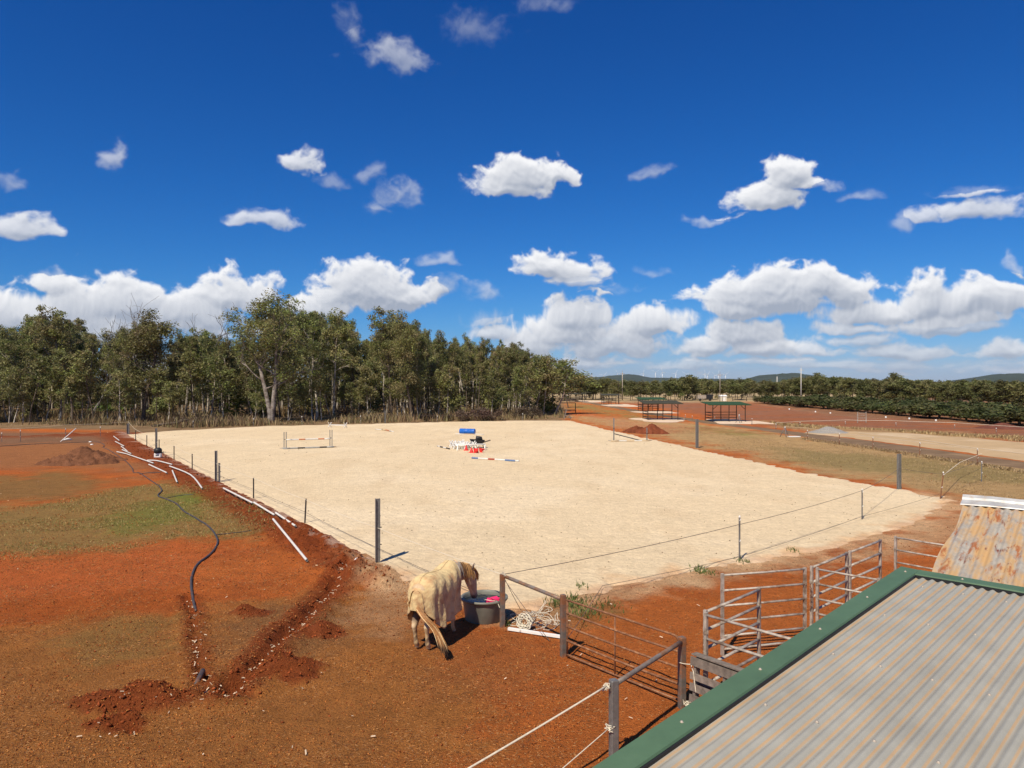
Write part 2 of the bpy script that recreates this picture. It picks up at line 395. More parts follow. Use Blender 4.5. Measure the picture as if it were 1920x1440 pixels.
def rust_sheet_mat():
    m_ = bpy.data.materials.new('rusted_roof_sheet'); m_.use_nodes = True; t = NT(m_.node_tree); b = m_.node_tree.nodes['Principled BSDF']
    O = t.n('ShaderNodeTexCoord').outputs['UV']
    st = t.v('MULTIPLY', O, (1, .22, 1))
    c0 = t.mix(t.mr(t.noise(O, 9, 5, .6), .35, .65), (.46, .42, .34, 1), (.33, .31, .27, 1))
    c1 = t.mix(t.mr(t.noise(st, 6.5, 6, .65), .40, .60), c0, (.56, .35, .15, 1))
    c2 = t.mix(t.mr(t.noise(t.v('ADD', st, (3.3, 1.7, 0)), 10, 7, .7), .53, .63), c1, (.38, .13, .04, 1))
    c3 = t.mix(t.mr(t.noise(t.v('ADD', st, (9, 4, 0)), 13, 6, .7), .58, .66), c2, (.20, .05, .02, 1))
    t.lk(c3, b.inputs['Base Color']); b.inputs['Roughness'].default_value = .6; b.inputs['Metallic'].default_value = .15
    return m_
M['rustsheet'] = rust_sheet_mat()

# ------------------------------------------------------------------ the ground
ARENA_L = [(232,815),(262,832),(300,851),(350,878),(405,906),(470,940),(540,976),(620,1018),(700,1060)]
ARENA_N = [(742,1082),(790,1100),(860,1125),(940,1146),(1000,1143),(1050,1128),(1130,1108),(1230,1088),(1310,1072),(1390,1055),(1480,1042),(1560,1030),(1640,1008),(1720,978),(1790,938)]
ARENA_R = [(1685,917),(1600,903),(1500,884),(1400,862),(1310,843),(1230,825),(1150,808),(1100,796),(1066,788)]
ARENA_F = [(1000,788.5),(880,790),(760,793),(640,796),(500,799),(400,804),(300,809)]
ARENA = W(ARENA_L+ARENA_N+ARENA_R+ARENA_F)
LEFT_EDGE = W(ARENA_L[:]); NEAR_EDGE = W(ARENA_N)
TRENCH = W([(650,1062),(636,1085),(618,1112),(590,1140),(560,1168),(525,1198),(490,1238),(455,1278),(425,1305)])
TRENCH2 = W([(352,1120),(362,1150),(366,1190),(372,1230),(380,1270),(392,1310)])
FARROW = W([(-150,824),(60,819),(150,817),(232,815)])
MOUNDS = [((250,1318),1.15,.55,.20),((215,1360),.5,.35,.12),((530,1255),.8,.5,.20),((600,1190),.6,.4,.10),((470,1150),.55,.35,.12),((690,1085),.95,.6,.30),((640,1075),.5,.5,.16),
          ((470,1270),.5,.35,.14),((560,1270),.4,.4,.10),((720,1095),.5,.4,.18)]
HOLES = [((430,1282),.28,.22,.16),((330,1285),.2,.15,.10),((255,1368),.25,.12,.10),((475,1310),.2,.12,.08)]

def near_line(x, y, pts, m):
    """distance to a polyline, only worked out within m of its box"""
    P_ = np.array(pts); k = (x > P_[:, 0].min()-m) & (x < P_[:, 0].max()+m) & (y > P_[:, 1].min()-m) & (y < P_[:, 1].max()+m)
    d = np.full(np.shape(x), 99.)
    if k.any(): d[k] = line_dist(x[k], y[k], pts)
    return d
def arena_sd(x, y):
    k = (x > -60) & (x < 40) & (y > 5) & (y < 125); d = np.full(np.shape(x), 30.)
    if k.any(): d[k] = poly_sd(x[k], y[k], ARENA)
    return d
def berm_amt(x, y):
    dl = near_line(x, y, LEFT_EDGE, 6); out = arena_sd(x, y) > -.3
    w = .55 + .012*y
    return np.where(out, sst(2.3*w+.5, .5*w, dl), 0)
def till_amt(x, y):
    """how freshly dug the soil is"""
    t = berm_amt(x, y)*1.0
    t = np.maximum(t, sst(.85, .15, near_line(x, y, TRENCH, 2))*.75)
    t = np.maximum(t, sst(.45, .1, near_line(x, y, TRENCH2, 2))*.6)
    for (p, rx, ry, h) in MOUNDS:
        g = G(*p); t = np.maximum(t, sst(1.25, .45, np.hypot((x-g.x)/rx, (y-g.y)/ry)))
    t = np.maximum(t, sst(2.6, .6, near_line(x, y, FARROW, 5))*.8)
    return t
def H(x, y):
    x = np.asarray(x, float); y = np.asarray(y, float)
    near = sst(60, 18, np.hypot(x, y))
    z = (fbm(x, y, .35, 3, 5)-.5)*.05 + near*((fbm(x, y, 2.2, 3, 11)-.5)*.045 + (fbm(x, y, 7, 3, 23)-.5)*.030)
    till = till_amt(x, y); lump = fbm(x, y, 3.2, 4, 31, .62)
    z = z + till*near*(np.maximum(lump-.42, 0)*.42 - .01)
    z = z + berm_amt(x, y)*(.06+.16*np.maximum(lump-.35, 0))
    for (p, rx, ry, h) in MOUNDS:
        g = G(*p); z = z + h*sst(1, 0, np.hypot((x-g.x)/rx, (y-g.y)/ry))*(.5+.9*lump)
    for (p, rx, ry, h) in HOLES:
        g = G(*p); z = z - h*sst(1, .1, np.hypot((x-g.x)/rx, (y-g.y)/ry))
    dt = near_line(x, y, TRENCH, 2); wob = .8+.5*fbm(x, y, 1.5, 2, 41)
    z = z - .13*sst(.24, .05, dt*wob) + .07*sst(.32, 0, np.abs(dt-.38))*(.3+1.2*lump)
    dt2 = near_line(x, y, TRENCH2, 2); z = z - .07*sst(.14, .03, dt2*wob) + .03*sst(.2, 0, np.abs(dt2-.22))*lump
    z = z + sst(2.0, .5, near_line(x, y, FARROW, 5))*.75*np.maximum(fbm(x, y, 1.1, 3, 51)-.3, 0)
    z = np.where(y > 60, z - .0, z)
    sd_ = arena_sd(x, y)
    return z*sst(-.6, .2, sd_) - .14*sst(.0, -.8, sd_)
def Hs(x, y):
    """sand surface of the arena"""
    x = np.asarray(x, float); y = np.asarray(y, float)
    sd_ = arena_sd(x, y); nb = near_line(x, y, NEAR_EDGE, 6)
    lump = fbm(x, y, 1.7, 4, 61, .6)-.5
    near = sst(45, 15, y)
    z = .035 + (fbm(x, y, .5, 3, 71)-.5)*.05 + near*(fbm(x, y, 3.2, 3, 81)-.5)*.06
    return z - .30*sst(-.35, .75, sd_+lump*1.3)
def Z(x, y):
    return float(np.maximum(H(np.array([x]), np.array([y]))[0], Hs(np.array([x]), np.array([y]))[0]))
def GZ(px, py):
    """ground place for a pixel, on the modelled surface"""
    g = G(px, py); z = Z(g.x, g.y); return Vector((g.x, g.y, z))

def axis(lo, hi, step, a, b, gr):
    v = list(np.arange(lo, hi+step*.5, step)); s_ = step
    while v[-1] < b: s_ *= gr; v.append(v[-1]+s_)
    s_ = step; u = []
    q = lo
    while q > a: s_ *= gr; q -= s_; u.append(q)
    return np.array(u[::-1]+v)
def lerp(c0, c1, t): return c0*(1-t[..., None]) + np.array(c1)*t[..., None]
def box_of(P_, m):
    P_ = np.array(P_); return P_[:, 0].min()-m, P_[:, 0].max()+m, P_[:, 1].min()-m, P_[:, 1].max()+m
def in_box(x, y, b): return (x > b[0]) & (x < b[1]) & (y > b[2]) & (y < b[3])
def zone(C, x, y, pts, soft, colr, amt=1., seed=0, brk=1.0, f=None):
    Wp = W(pts); k = in_box(x, y, box_of(Wp, soft*6)); 
    if not k.any(): return C
    X, Y = x[k], y[k]; s_ = poly_sd(X, Y, Wp); f = f or .9/soft
    n = (fbm(X, Y, f, 4, 100+seed, .6)-.5)*soft*4*brk + (fbm(X, Y, f*6, 3, 150+seed, .6)-.5)*soft*2.2*brk
    C[k] = lerp(C[k], colr, sst(soft*1.4, -soft*1.4, s_+n)*amt); return C

def ground_colour(x, y):
    shp = np.shape(x); C = np.zeros(shp+(3,))
    C[:] = (.43, .112, .024)
    n1 = fbm(x, y, .25, 4, 200, .6); n2 = fbm(x, y, 1.1, 4, 210, .6); n3 = fbm(x, y, 5, 3, 220, .6)
    C = lerp(C, (.30, .078, .020), sst(.45, .7, n2)*.6)
    C = lerp(C, (.48, .135, .030), sst(.5, .7, n1)*.5)
    # left yard: dry grass over red soil
    C = zone(C, x, y, [(-400,800),(220,818),(330,880),(300,885),(120,875),(-400,900)], 2.2, (.27, .13, .055), .75, 1)
    C = zone(C, x, y, [(-300,885),(60,895),(110,880),(230,905),(100,935),(-300,960)], .9, (.20, .13, .045), .8, 2)
    C = zone(C, x, y, [(-300,960),(60,948),(200,920),(330,902),(420,920),(500,965),(520,1000),(420,1010),(340,1005),(250,1030),(140,1040),(-300,1060)], .8, (.25, .165, .055), .9, 3)
    C = zone(C, x, y, [(180,985),(240,955),(320,930),(370,925),(400,950),(330,985),(240,1000)], .7, (.16, .17, .035), .75, 4)
    C = zone(C, x, y, [(330,925),(395,922),(410,940),(350,945)], .35, (.15, .18, .03), .8, 5)
    C = zone(C, x, y, [(-300,1040),(120,1045),(330,1020),(420,1035),(380,1090),(300,1105),(150,1120),(-300,1150)], .7, (.46, .115, .030), .8, 6)
    C = zone(C, x, y, [(-200,1120),(160,1118),(350,1095),(360,1140),(220,1180),(-200,1215)], .35, (.36, .088, .018), .8, 61)
    C = zone(C, x, y, [(-300,1200),(150,1165),(380,1140),(620,1110),(760,1110),(800,1150),(860,1230),(900,1300),(1030,1450),(-300,1600)], .6, (.335, .138, .036), .85, 7)
    C = zone(C, x, y, [(-100,1260),(300,1230),(520,1330),(700,1330),(760,1500),(-100,1500)], .5, (.29, .12, .034), .4, 26)
    C = zone(C, x, y, [(100,1200),(220,1150),(330,1160),(300,1220),(150,1260)], .35, (.22, .145, .045), .55, 8)
    C = zone(C, x, y, [(420,1150),(620,1120),(680,1200),(520,1250),(420,1230)], .35, (.185, .095, .04), .65, 9)
    C = zone(C, x, y, [(680,1110),(760,1110),(800,1140),(760,1200),(680,1190),(650,1150)], .35, (.42, .23, .11), .7, 10)
    C = zone(C, x, y, [(740,1180),(1000,1180),(1060,1260),(1010,1330),(800,1300)], .4, (.29, .105, .032), .6, 11)
    C = zone(C, x, y, [(1000,1140),(1150,1125),(1180,1150),(1100,1200),(1040,1180)], .35, (.21, .13, .045), .75, 12)
    C = zone(C, x, y, [(1140,1110),(1310,1075),(1400,1058),(1500,1045),(1600,1040),(1800,960),(1830,1000),(1700,1040),(1500,1065),(1350,1085),(1180,1125)], .35, (.50, .30, .15), .8, 13)
    C = zone(C, x, y, [(1060,1180),(1180,1140),(1400,1090),(1700,1060),(1900,1100),(1900,1500),(900,1500),(1000,1330)], .5, (.42, .122, .027), .8, 25)
    # right of the arena
    C = zone(C, x, y, [(1066,780),(1140,783),(1320,795),(1500,817),(1920,872),(2300,930),(2300,1000),(1860,955),(1690,914),(1500,876),(1320,838),(1210,815),(1110,792)], 1.6, (.40, .275, .125), .9, 14)
    C = zone(C, x, y, [(1450,840),(1700,858),(1950,885),(2000,915),(1750,895),(1500,868)], 1.2, (.175, .155, .055), .55, 15)
    C = zone(C, x, y, [(1300,798),(1420,812),(1400,818),(1300,808)], 1.5, (.17, .19, .045), .6, 16)
    C = zone(C, x, y, [(1066,755),(1110,760),(1210,778),(1200,786),(1120,772),(1070,764)], 3, (.20, .20, .07), .7, 17)
    C = zone(C, x, y, [(1090,775),(1220,795),(1320,803),(1240,815),(1140,795)], 2, (.42, .17, .075), .7, 18)
    C = zone(C, x, y, [(1310,800),(1450,815),(1330,812)], 1.5, (.32, .12, .05), .5, 19)
    # far paddock beyond the track
    pad = [(1075,742),(1300,748),(1420,757),(1560,776),(1700,788),(1920,802),(2300,830),(2300,850),(1920,826),(1600,812),(1490,806),(1300,775),(1150,753)]
    C = zone(C, x, y, pad, 3, (.27, .10, .045), .95, 20, .6)
    st = sst(.45, .62, fbm(x*.15+y*.02, y*.6, 1., 3, 230))
    C = np.where((poly_sd(x, y, W(pad)) < 0)[..., None], lerp(C, (.22, .115, .07), st*.7), C)
    C = zone(C, x, y, [(1430,790),(1560,800),(1920,818),(2300,842),(2300,850),(1920,827),(1500,809)], 2, (.36, .24, .11), .75, 21, 1.4)
    C = zone(C, x, y, [(1380,752),(1430,757),(1560,777),(1660,786),(1560,775),(1400,755)], 1.2, (.40, .22, .12), .7, 22)
    C = lerp(C, (.36, .27, .15), sst(165, 200, y + (n1-.5)*30)*sst(-5, 10, x))
    # forest floor
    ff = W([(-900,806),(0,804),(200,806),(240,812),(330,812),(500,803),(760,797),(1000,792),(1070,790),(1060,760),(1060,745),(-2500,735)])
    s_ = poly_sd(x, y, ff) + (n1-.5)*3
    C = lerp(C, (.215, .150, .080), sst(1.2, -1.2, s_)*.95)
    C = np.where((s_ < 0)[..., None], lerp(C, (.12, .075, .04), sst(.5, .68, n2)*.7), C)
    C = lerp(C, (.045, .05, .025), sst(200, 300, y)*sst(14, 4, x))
    C = zone(C, x, y, [(1420,757),(1560,778),(1700,789),(1960,804),(2400,830),(2400,745),(1420,745)], 2, (.20, .11, .06), .9, 23)
    C = zone(C, x, y, [(-600,806),(-100,806),(235,813),(228,829),(120,830),(-100,838),(-600,860)], 1.4, (.19, .105, .06), .85, 24)
    # freshly dug soil and the pale dust along the sand
    t = till_amt(x, y); t = sst(.15, .75, t + (n3-.5)*.5)
    C = lerp(C, (.20, .044, .013), t*.88)
    sd_ = arena_sd(x, y)
    dn = near_line(x, y, NEAR_EDGE, 6)
    C = lerp(C, (.60, .38, .20), sst(1.3, -.1, sd_+(n2-.5)*2.6)*sst(3.5, 1.2, dn)*.9)
    dl = near_line(x, y, LEFT_EDGE, 6)
    C = lerp(C, (.50, .33, .24), sst(.42, .1, dl)*sst(.45, .62, fbm(x, y, 4.5, 3, 240))*.8)
    C = lerp(C, (.03, .05, .02), sst(400, 3000, np.hypot(x, y)))
    return C*(1.0+.36*n3[..., None])

def sheet(name, xs, ys, zf, cf_, material, keep=None):
    X, Y = np.meshgrid(xs, ys); Zz = zf(X, Y); V = np.stack([X, Y, Zz], -1).reshape(-1, 3)
    nx, ny = len(xs), len(ys); i = np.arange(nx*ny).reshape(ny, nx)
    Q = np.stack([i[:-1, :-1], i[:-1, 1:], i[1:, 1:], i[1:, :-1]], -1).reshape(-1, 4)
    Cc = cf_(X, Y).reshape(-1, 3)
    if keep is not None:
        k = keep(X, Y).reshape(-1); Q = Q[k[Q].all(1)]
        used = np.unique(Q); re = np.full(len(V), -1); re[used] = np.arange(len(used)); V = V[used]; Cc = Cc[used]; Q = re[Q]
    o = link(name, np_mesh(name, V, Q, material, Cc, True)); return o
gx = axis(-10, 9, .085, -9000, 9000, 1.022); gy = axis(5.5, 24, .085, -60, 14000, 1.021)
gx = gx[(np.abs(gx) < 400) | (np.arange(len(gx)) % 6 == 0)]; gy = gy[(gy < 500) | (np.arange(len(gy)) % 6 == 0)]
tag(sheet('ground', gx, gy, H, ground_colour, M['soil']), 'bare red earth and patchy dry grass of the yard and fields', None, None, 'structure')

def sand_colour(x, y):
    C = np.zeros(np.shape(x)+(3,)); C[:] = (.69, .545, .345)
    n1 = fbm(x, y, .18, 4, 300, .6); n2 = fbm(x, y*.4, .8, 3, 310); n3 = fbm(x, y, 6, 3, 320, .6)
    C = lerp(C, (.74, .60, .40), sst(.45, .7, n1)*.7)
    C = lerp(C, (.60, .45, .27), sst(.5, .75, n2)*.35)
    dn = near_line(x, y, NEAR_EDGE, 6); sd_ = arena_sd(x, y)
    C = lerp(C, (.60, .38, .20), sst(1.0, -.3, dn+(fbm(x, y, 1.2, 4, 330)-.5)*3.0)*.9)
    C = lerp(C, (.55, .36, .25), sst(.5, .0, -sd_)*.35)
    return C*(.93+.14*n3[..., None])
ax_ = axis(-6, 20, .13, -45, 26, 1.02); ay_ = axis(14.5, 33, .13, 14, 108, 1.02)
tag(sheet('sand_arena', ax_, ay_, Hs, sand_colour, M['sand'], lambda x, y: arena_sd(x, y) < 1.6), 'wide pale sand riding arena fenced with posts and tape', None, None, 'structure')

# roads: strips that follow the ground
def strip(name, px_a, px_b, dz, material, n=60, label=None, seed=1, edge=.5):
    A, B = W(px_a), W(px_b)
    def samp(P_, n):
        P_ = np.array(P_); d = np.r_[0, np.cumsum(np.hypot(*np.diff(P_, axis=0).T))]; t = np.linspace(0, d[-1], n)
        return np.stack([np.interp(t, d, P_[:, 0]), np.interp(t, d, P_[:, 1])], 1)
    A, B = samp(A, n), samp(B, n); k = 6; V = []
    for j in range(k):
        t = j/(k-1); P_ = A*(1-t)+B*t
        if j in (0, k-1): P_ = P_ + (fbm(P_[:, 0], P_[:, 1], .5, 3, seed)[:, None]-.5)*np.array([edge*2, edge])
        zz = H(P_[:, 0], P_[:, 1]) + dz - (.05 if j in (0, k-1) else 0)
        V.append(np.c_[P_, zz])
    V = np.concatenate(V); i = np.arange(k*n).reshape(k, n)
    Q = np.stack([i[:-1, :-1], i[:-1, 1:], i[1:, 1:], i[1:, :-1]], -1).reshape(-1, 4)
    o = link(name, np_mesh(name, V, Q, material, None, True)); return tag(o, label, None, None, 'structure')
strip('track', [(1050,748),(1110,758),(1190,773),(1300,791),(1420,806),(1520,822),(1700,850),(1920,880),(2500,960)],
               [(1075,748),(1140,759),(1215,772),(1320,788),(1440,803),(1540,815),(1700,835),(1920,866),(2500,925)], .035, M['track'], 120, 'grey brown dirt track running past the shelters', 3)
strip('gravel_road', [(1505,813),(1560,817),(1700,834),(1920,864),(2500,922)],
                     [(1530,810),(1600,809),(1700,812),(1920,829),(2500,872)], .055, M['tan'], 90, 'wide tan gravel road beside the dirt track', 4)

# loose heaps
def heap(name, c_px, rx, ry, h, material, colr, label, cat, seed, lumps=.5, kind=None):
    g = G(*c_px); n = 70; u = np.linspace(-1.15, 1.15, n); X, Y = np.meshgrid(u, u)
    ang = np.arctan2(Y, X); rr = np.hypot(X, Y)/(1+.18*(fbm(np.cos(ang)*1.5+5, np.sin(ang)*1.5+5, 1.4, 3, seed)-.5)*2)
    x, y = X*rx, Y*ry; lump = fbm(x+g.x, y+g.y, 2.2, 5, seed+5, .72)
    z = h*np.clip(1-rr, -.2, 1)**1*(1+.0) if False else h*(sst(1.02, -.1, rr))*(.75+.5*fbm(x, y, .9, 2, seed+2)) + lumps*h*(lump-.5)*sst(1.1, .7, rr) - .22*sst(.82, 1.12, rr)
    V = np.stack([x, y, z], -1).reshape(-1, 3); i = np.arange(n*n).reshape(n, n)
    Q = np.stack([i[:-1, :-1], i[:-1, 1:], i[1:, 1:], i[1:, :-1]], -1).reshape(-1, 4)
    Cc = np.array(colr)[None]*(.6+.8*fbm(V[:, 0], V[:, 1], 3, 4, seed+9, .6)[:, None])
    o = link(name, np_mesh(name, V, Q, material, Cc, False), None, (g.x, g.y, H(np.array([g.x]), np.array([g.y]))[0]))
    return tag(o, label, cat, None, kind)
heap('dirt_heap', (158,866), 2.8, 2.6, .80, M['heap'], (.175, .075, .038), 'low wide heap of brown dirt left of the arena beside the black hose', 'dirt heap', 401, 1.1)
heap('dirt_heap', (1195,810), 1.7, 2.0, .62, M['heap'], (.17, .05, .022), 'dark red dirt heap on the far right side of the arena', 'dirt heap', 411, .8)
heap('dirt_heap', (1222,812), 1.9, 2.0, .80, M['heap'], (.19, .055, .025), 'larger dark red dirt heap behind the right hand jump', 'dirt heap', 421, .8)
heap('gravel_heap', (1552,812), 2.3, 2.0, .62, M['gravel'], (.3, .28, .25), 'small grey gravel heap at the edge of the tan road', 'gravel heap', 431, .08)
heap('dirt_heap', (1880,803), 3.0, 2.4, .55, M['heap'], (.16, .06, .04), 'long low mound of dark earth in front of the orchard trees', 'dirt heap', 441, .3)

# hills far behind
def hill(name, px0, px1, prof, d, label, seed):
    n = 160; pxs = np.linspace(px0, px1, n); X = (pxs-960)/FPX*d
    hp = np.interp(pxs, [p[0] for p in prof], [p[1] for p in prof]); top = (HZ-hp)*d/FPX + 5 + (fbm(pxs, pxs*0, .12, 4, seed)-.5)*6
    rows = []; m_ = 14
    for j in range(m_):
        t = j/(m_-1); yy = d-900*(1-t) + (fbm(X, X*0+j*300, .004, 3, seed+j)-.5)*120
        rows.append(np.c_[X*yy/d, yy, -30+(top+30)*np.sin(t*math.pi/2)**1.3*(1+.10*(fbm(X, X*0+j*180., .003, 3, seed+3)-.5))])
    for j in range(4):
        t = (j+1)/4; rows.append(np.c_[X, np.full(n, d+800*t), top*(1-t)-30*t])
    V = np.concatenate(rows); k = len(rows); i = np.arange(k*n).reshape(k, n)
    Q = np.stack([i[:-1, :-1], i[:-1, 1:], i[1:, 1:], i[1:, :-1]], -1).reshape(-1, 4)
    return tag(link(name, np_mesh(name, V, Q, M['hill'], None, True)), label, None, None, 'structure')
hill('hill', 1060, 1560, [(1060,716),(1100,708),(1130,706),(1160,703),(1180,701),(1200,704),(1220,708),(1300,710),(1400,711),(1560,716)], 5200, 'long low wooded hill under the wind turbines', 501)
hill('hill', 1380, 1640, [(1380,716),(1420,704),(1450,701),(1490,698),(1520,703),(1560,709),(1640,716)], 4200, 'rounded dark hill behind the tall pale pole', 511)
hill('hill', 1780, 2150, [(1780,716),(1830,708),(1860,703),(1890,701),(1930,701),(2000,697),(2150,712)], 3800, 'dark wooded hill at the right edge of the picture', 521)

# litter: clods, straw and chips, all stuff
def scatter(n, ymin, ymax, spread=.75):
    y = ymin*(ymax/ymin)**rng.random(n); x = (rng.random(n)*2-1)*spread*y; return x, y
def clods(name, x, y, size, colr, label, parent=None, squash=.7):
    n = len(x); base = np.array([(1,0,0),(-1,0,0),(0,1,0),(0,-1,0),(0,0,1),(0,0,-1)], float); tri = np.array([(0,2,4),(2,1,4),(1,3,4),(3,0,4),(2,0,5),(1,2,5),(3,1,5),(0,3,5)])
    V = base[None]*size[:, None, None]*(.6+.8*rng.random((n, 6, 1))); V[:, :, 2] *= squash
    a = rng.random(n)*6.28; ca, sa = np.cos(a), np.sin(a); vx, vy = V[:, :, 0].copy(), V[:, :, 1].copy()
    V[:, :, 0] = vx*ca[:, None]-vy*sa[:, None]; V[:, :, 1] = vx*sa[:, None]+vy*ca[:, None]
    V += rng.normal(size=V.shape)*size[:, None, None]*.32
    z = H(x, y); V += np.stack([x, y, z+size*.25], -1)[:, None]
    F_ = (tri[None]+np.arange(n)[:, None, None]*6).reshape(-1, 3)
    Cc = np.repeat(np.array(colr)*(.55+.9*rng.random((n, 1))) if np.ndim(colr) == 1 else colr, 6, axis=0)
    return tag(link(name, np_mesh(name, V.reshape(-1, 3), F_, M['bits'], Cc)), label, None, None, 'stuff')
def slivers(name, x, y, L, wd, colr, label, zoff=.004, tilt=.25):
    n = len(x); a = rng.random(n)*6.28; d = np.stack([np.cos(a), np.sin(a), (rng.random(n)-.3)*tilt], -1); s_ = np.stack([-np.sin(a), np.cos(a), np.zeros(n)], -1)
    c_ = np.stack([x, y, H(x, y)+zoff], -1); up = np.array([0, 0, 1.])
    hl, hw = (L/2)[:, None], (wd/2)[:, None]
    V = np.stack([c_-d*hl-s_*hw, c_+d*hl-s_*hw, c_+d*hl+s_*hw, c_-d*hl+s_*hw, c_-d*hl*.8+up*hw*1.2, c_+d*hl*.8+up*hw*1.2], 1)
    Q = np.array([(0,1,5,4),(4,5,2,3)])
    F_ = (Q[None]+np.arange(n)[:, None, None]*6).reshape(-1, 4); Cc = np.repeat(colr, 6, axis=0)
    return tag(link(name, np_mesh(name, V.reshape(-1, 3), F_, M['bits'], Cc)), label, None, None, 'stuff')
x, y = scatter(110000, 7.5, 60); k = (arena_sd(x, y) > .1); x, y = x[k], y[k]
t = till_amt(x, y); k = rng.random(len(x)) < (.05+.95*t)*np.clip(1.2-.004*y, .3, 1); x, y, t = x[k], y[k], t[k]
sz = (.008+.018*rng.random(len(x))**3)*(1+.6*t)*(.7+y*.018)
clods('soil_clods', x, y, sz, (.23, .055, .016), 'dark red clods of freshly dug soil')
x, y = scatter(100000, 7, 32); k = (arena_sd(x, y) > .1); x, y = x[k], y[k]
k = rng.random(len(x)) < (sst(.30, .62, fbm(x, y, .9, 3, 640))*.75+.12)*np.where(x > .9, .22, 1.)*np.where((x > -1) & (arena_sd(x, y) < 1.2), .2, 1.); x, y = x[k], y[k]
mixc = np.array([(.38, .13, .032), (.28, .085, .022), (.42, .18, .05), (.20, .06, .018)])[rng.integers(0, 4, len(x))]*(.7+.6*rng.random((len(x), 1)))
clods('turf_crumbs', x, y, (.005+.011*rng.random(len(x))**2)*(.75+.028*y), mixc, 'crumbs of dry turf and earth over the yard', None, .9)
# straw and dead grass over the near yard
x, y = scatter(120000, 7, 26); k = (arena_sd(x, y) > .0) & (till_amt(x, y) < .75); x, y = x[k], y[k]
dn = fbm(x, y, .8, 3, 610); k = rng.random(len(x)) < sst(.3, .65, dn)+.15; k &= ~((x > 1.6) & (rng.random(len(x)) < .6)); x, y = x[k], y[k]
cc = np.where((rng.random(len(x)) < .5)[:, None], np.array([[.38, .19, .075]]), np.array([[.15, .060, .026]]))*(.5+.8*rng.random((len(x), 1)))
slivers('straw_litter', x, y, (.012+.045*rng.random(len(x))**1.8)*(.7+.03*y), (.004+.005*rng.random(len(x)))*(.7+.03*y), cc, 'scattered straw and dead grass over the red yard')
# pale chips along the two trenches
def along(pts, n, sd_):
    P_ = np.array(pts); d = np.r_[0, np.cumsum(np.hypot(*np.diff(P_, axis=0).T))]; t = rng.random(n)*d[-1]
    return np.interp(t, d, P_[:, 0])+rng.normal(size=n)*sd_, np.interp(t, d, P_[:, 1])+rng.normal(size=n)*sd_
x1, y1 = along(TRENCH, 120, .05); x2, y2 = along(TRENCH2, 45, .05); x3, y3 = scatter(40, 9, 20, .5)
g = np.array([tuple(G(px, py)[:2]) for (px, py) in [(250,1385),(180,1380),(230,1330),(320,1330),(420,1310),(440,1305),(400,1300),(440,1290)]])
x = np.r_[x1, x2, x3, np.repeat(g[:, 0], 4)+rng.normal(size=32)*.12]; y = np.r_[y1, y2, y3, np.repeat(g[:, 1], 4)+rng.normal(size=32)*.10]
k = arena_sd(x, y) > .1; x, y = x[k], y[k]
slivers('pale_chips', x, y, .025+.07*rng.random(len(x))**2, .010+.014*rng.random(len(x)), np.array([[.62, .48, .34]])*(.6+.6*rng.random((len(x), 1))), 'pale broken chips lying along the dug trenches', .03, .9)
x, y = scatter(260, 17, 75, .75); k = (x < -2) & (arena_sd(x, y) > 1) & (x > -.72*y); x, y = x[k], y[k]
slivers('pale_scraps', x, y, (.03+.07*rng.random(len(x))**2)*(.6+.013*y), (.015+.02*rng.random(len(x)))*(.6+.013*y), np.array([[.55, .38, .22]])*(.6+.7*rng.random((len(x), 1))), 'pale leaf and stone scraps over the left yard', .01, .3)
# tiny droppings and dark flecks on the sand
def sand_bits():
    x, y = scatter(2600, 18, 70, .6); k = arena_sd(x, y) < -.6; x, y = x[k], y[k]
    n = len(x); base = np.array([(1,0,0),(-1,0,0),(0,1,0),(0,-1,0),(0,0,1),(0,0,-1)], float); tri = np.array([(0,2,4),(2,1,4),(1,3,4),(3,0,4),(2,0,5),(1,2,5),(3,1,5),(0,3,5)])
    V = base[None]*((.008+.022*rng.random(n)**5)*(.6+.018*y))[:, None, None]*(.6+.8*rng.random((n, 6, 1))); V[:, :, 2] *= .6; V += np.stack([x, y, Hs(x, y)+.01], -1)[:, None]
    F_ = (tri[None]+np.arange(n)[:, None, None]*6).reshape(-1, 3)
    Cc = np.repeat(np.array([[.22, .15, .09]])*(.4+.9*rng.random((n, 1))), 6, axis=0)
    tag(link('sand_flecks', np_mesh('sand_flecks', V.reshape(-1, 3), F_, M['bits'], Cc)), 'small dark flecks and droppings on the sand', None, None, 'stuff')
sand_bits()
def blades(name, x, y, h, colr, label, lean=.35, wd=.02, zf=None):
    n = len(x); a = rng.random(n)*6.28; b = rng.random(n)*6.28; zz = (zf or H)(x, y)
    base = np.stack([x, y, zz-.02], -1); s_ = np.stack([np.cos(a), np.sin(a), np.zeros(n)], -1)*(wd if np.ndim(wd) else np.full(n, wd))[:, None]
    mid = base+np.stack([np.cos(b)*lean*.35*h, np.sin(b)*lean*.35*h, .6*h], -1); tip = base+np.stack([np.cos(b)*lean*h, np.sin(b)*lean*h, h], -1)
    V = np.stack([base-s_, base+s_, mid+s_*.7, mid-s_*.7, tip], 1)
    F_ = np.concatenate([(np.array([(0,1,2)])[None]+np.arange(n)[:, None, None]*5), (np.array([(0,2,3)])[None]+np.arange(n)[:, None, None]*5), (np.array([(3,2,4)])[None]+np.arange(n)[:, None, None]*5)], 1).reshape(-1, 3)
    Cc = np.repeat(colr, 5, axis=0)
    return tag(link(name, np_mesh(name, V.reshape(-1, 3), F_, M['grass'], Cc)), label, None, None, 'stuff')
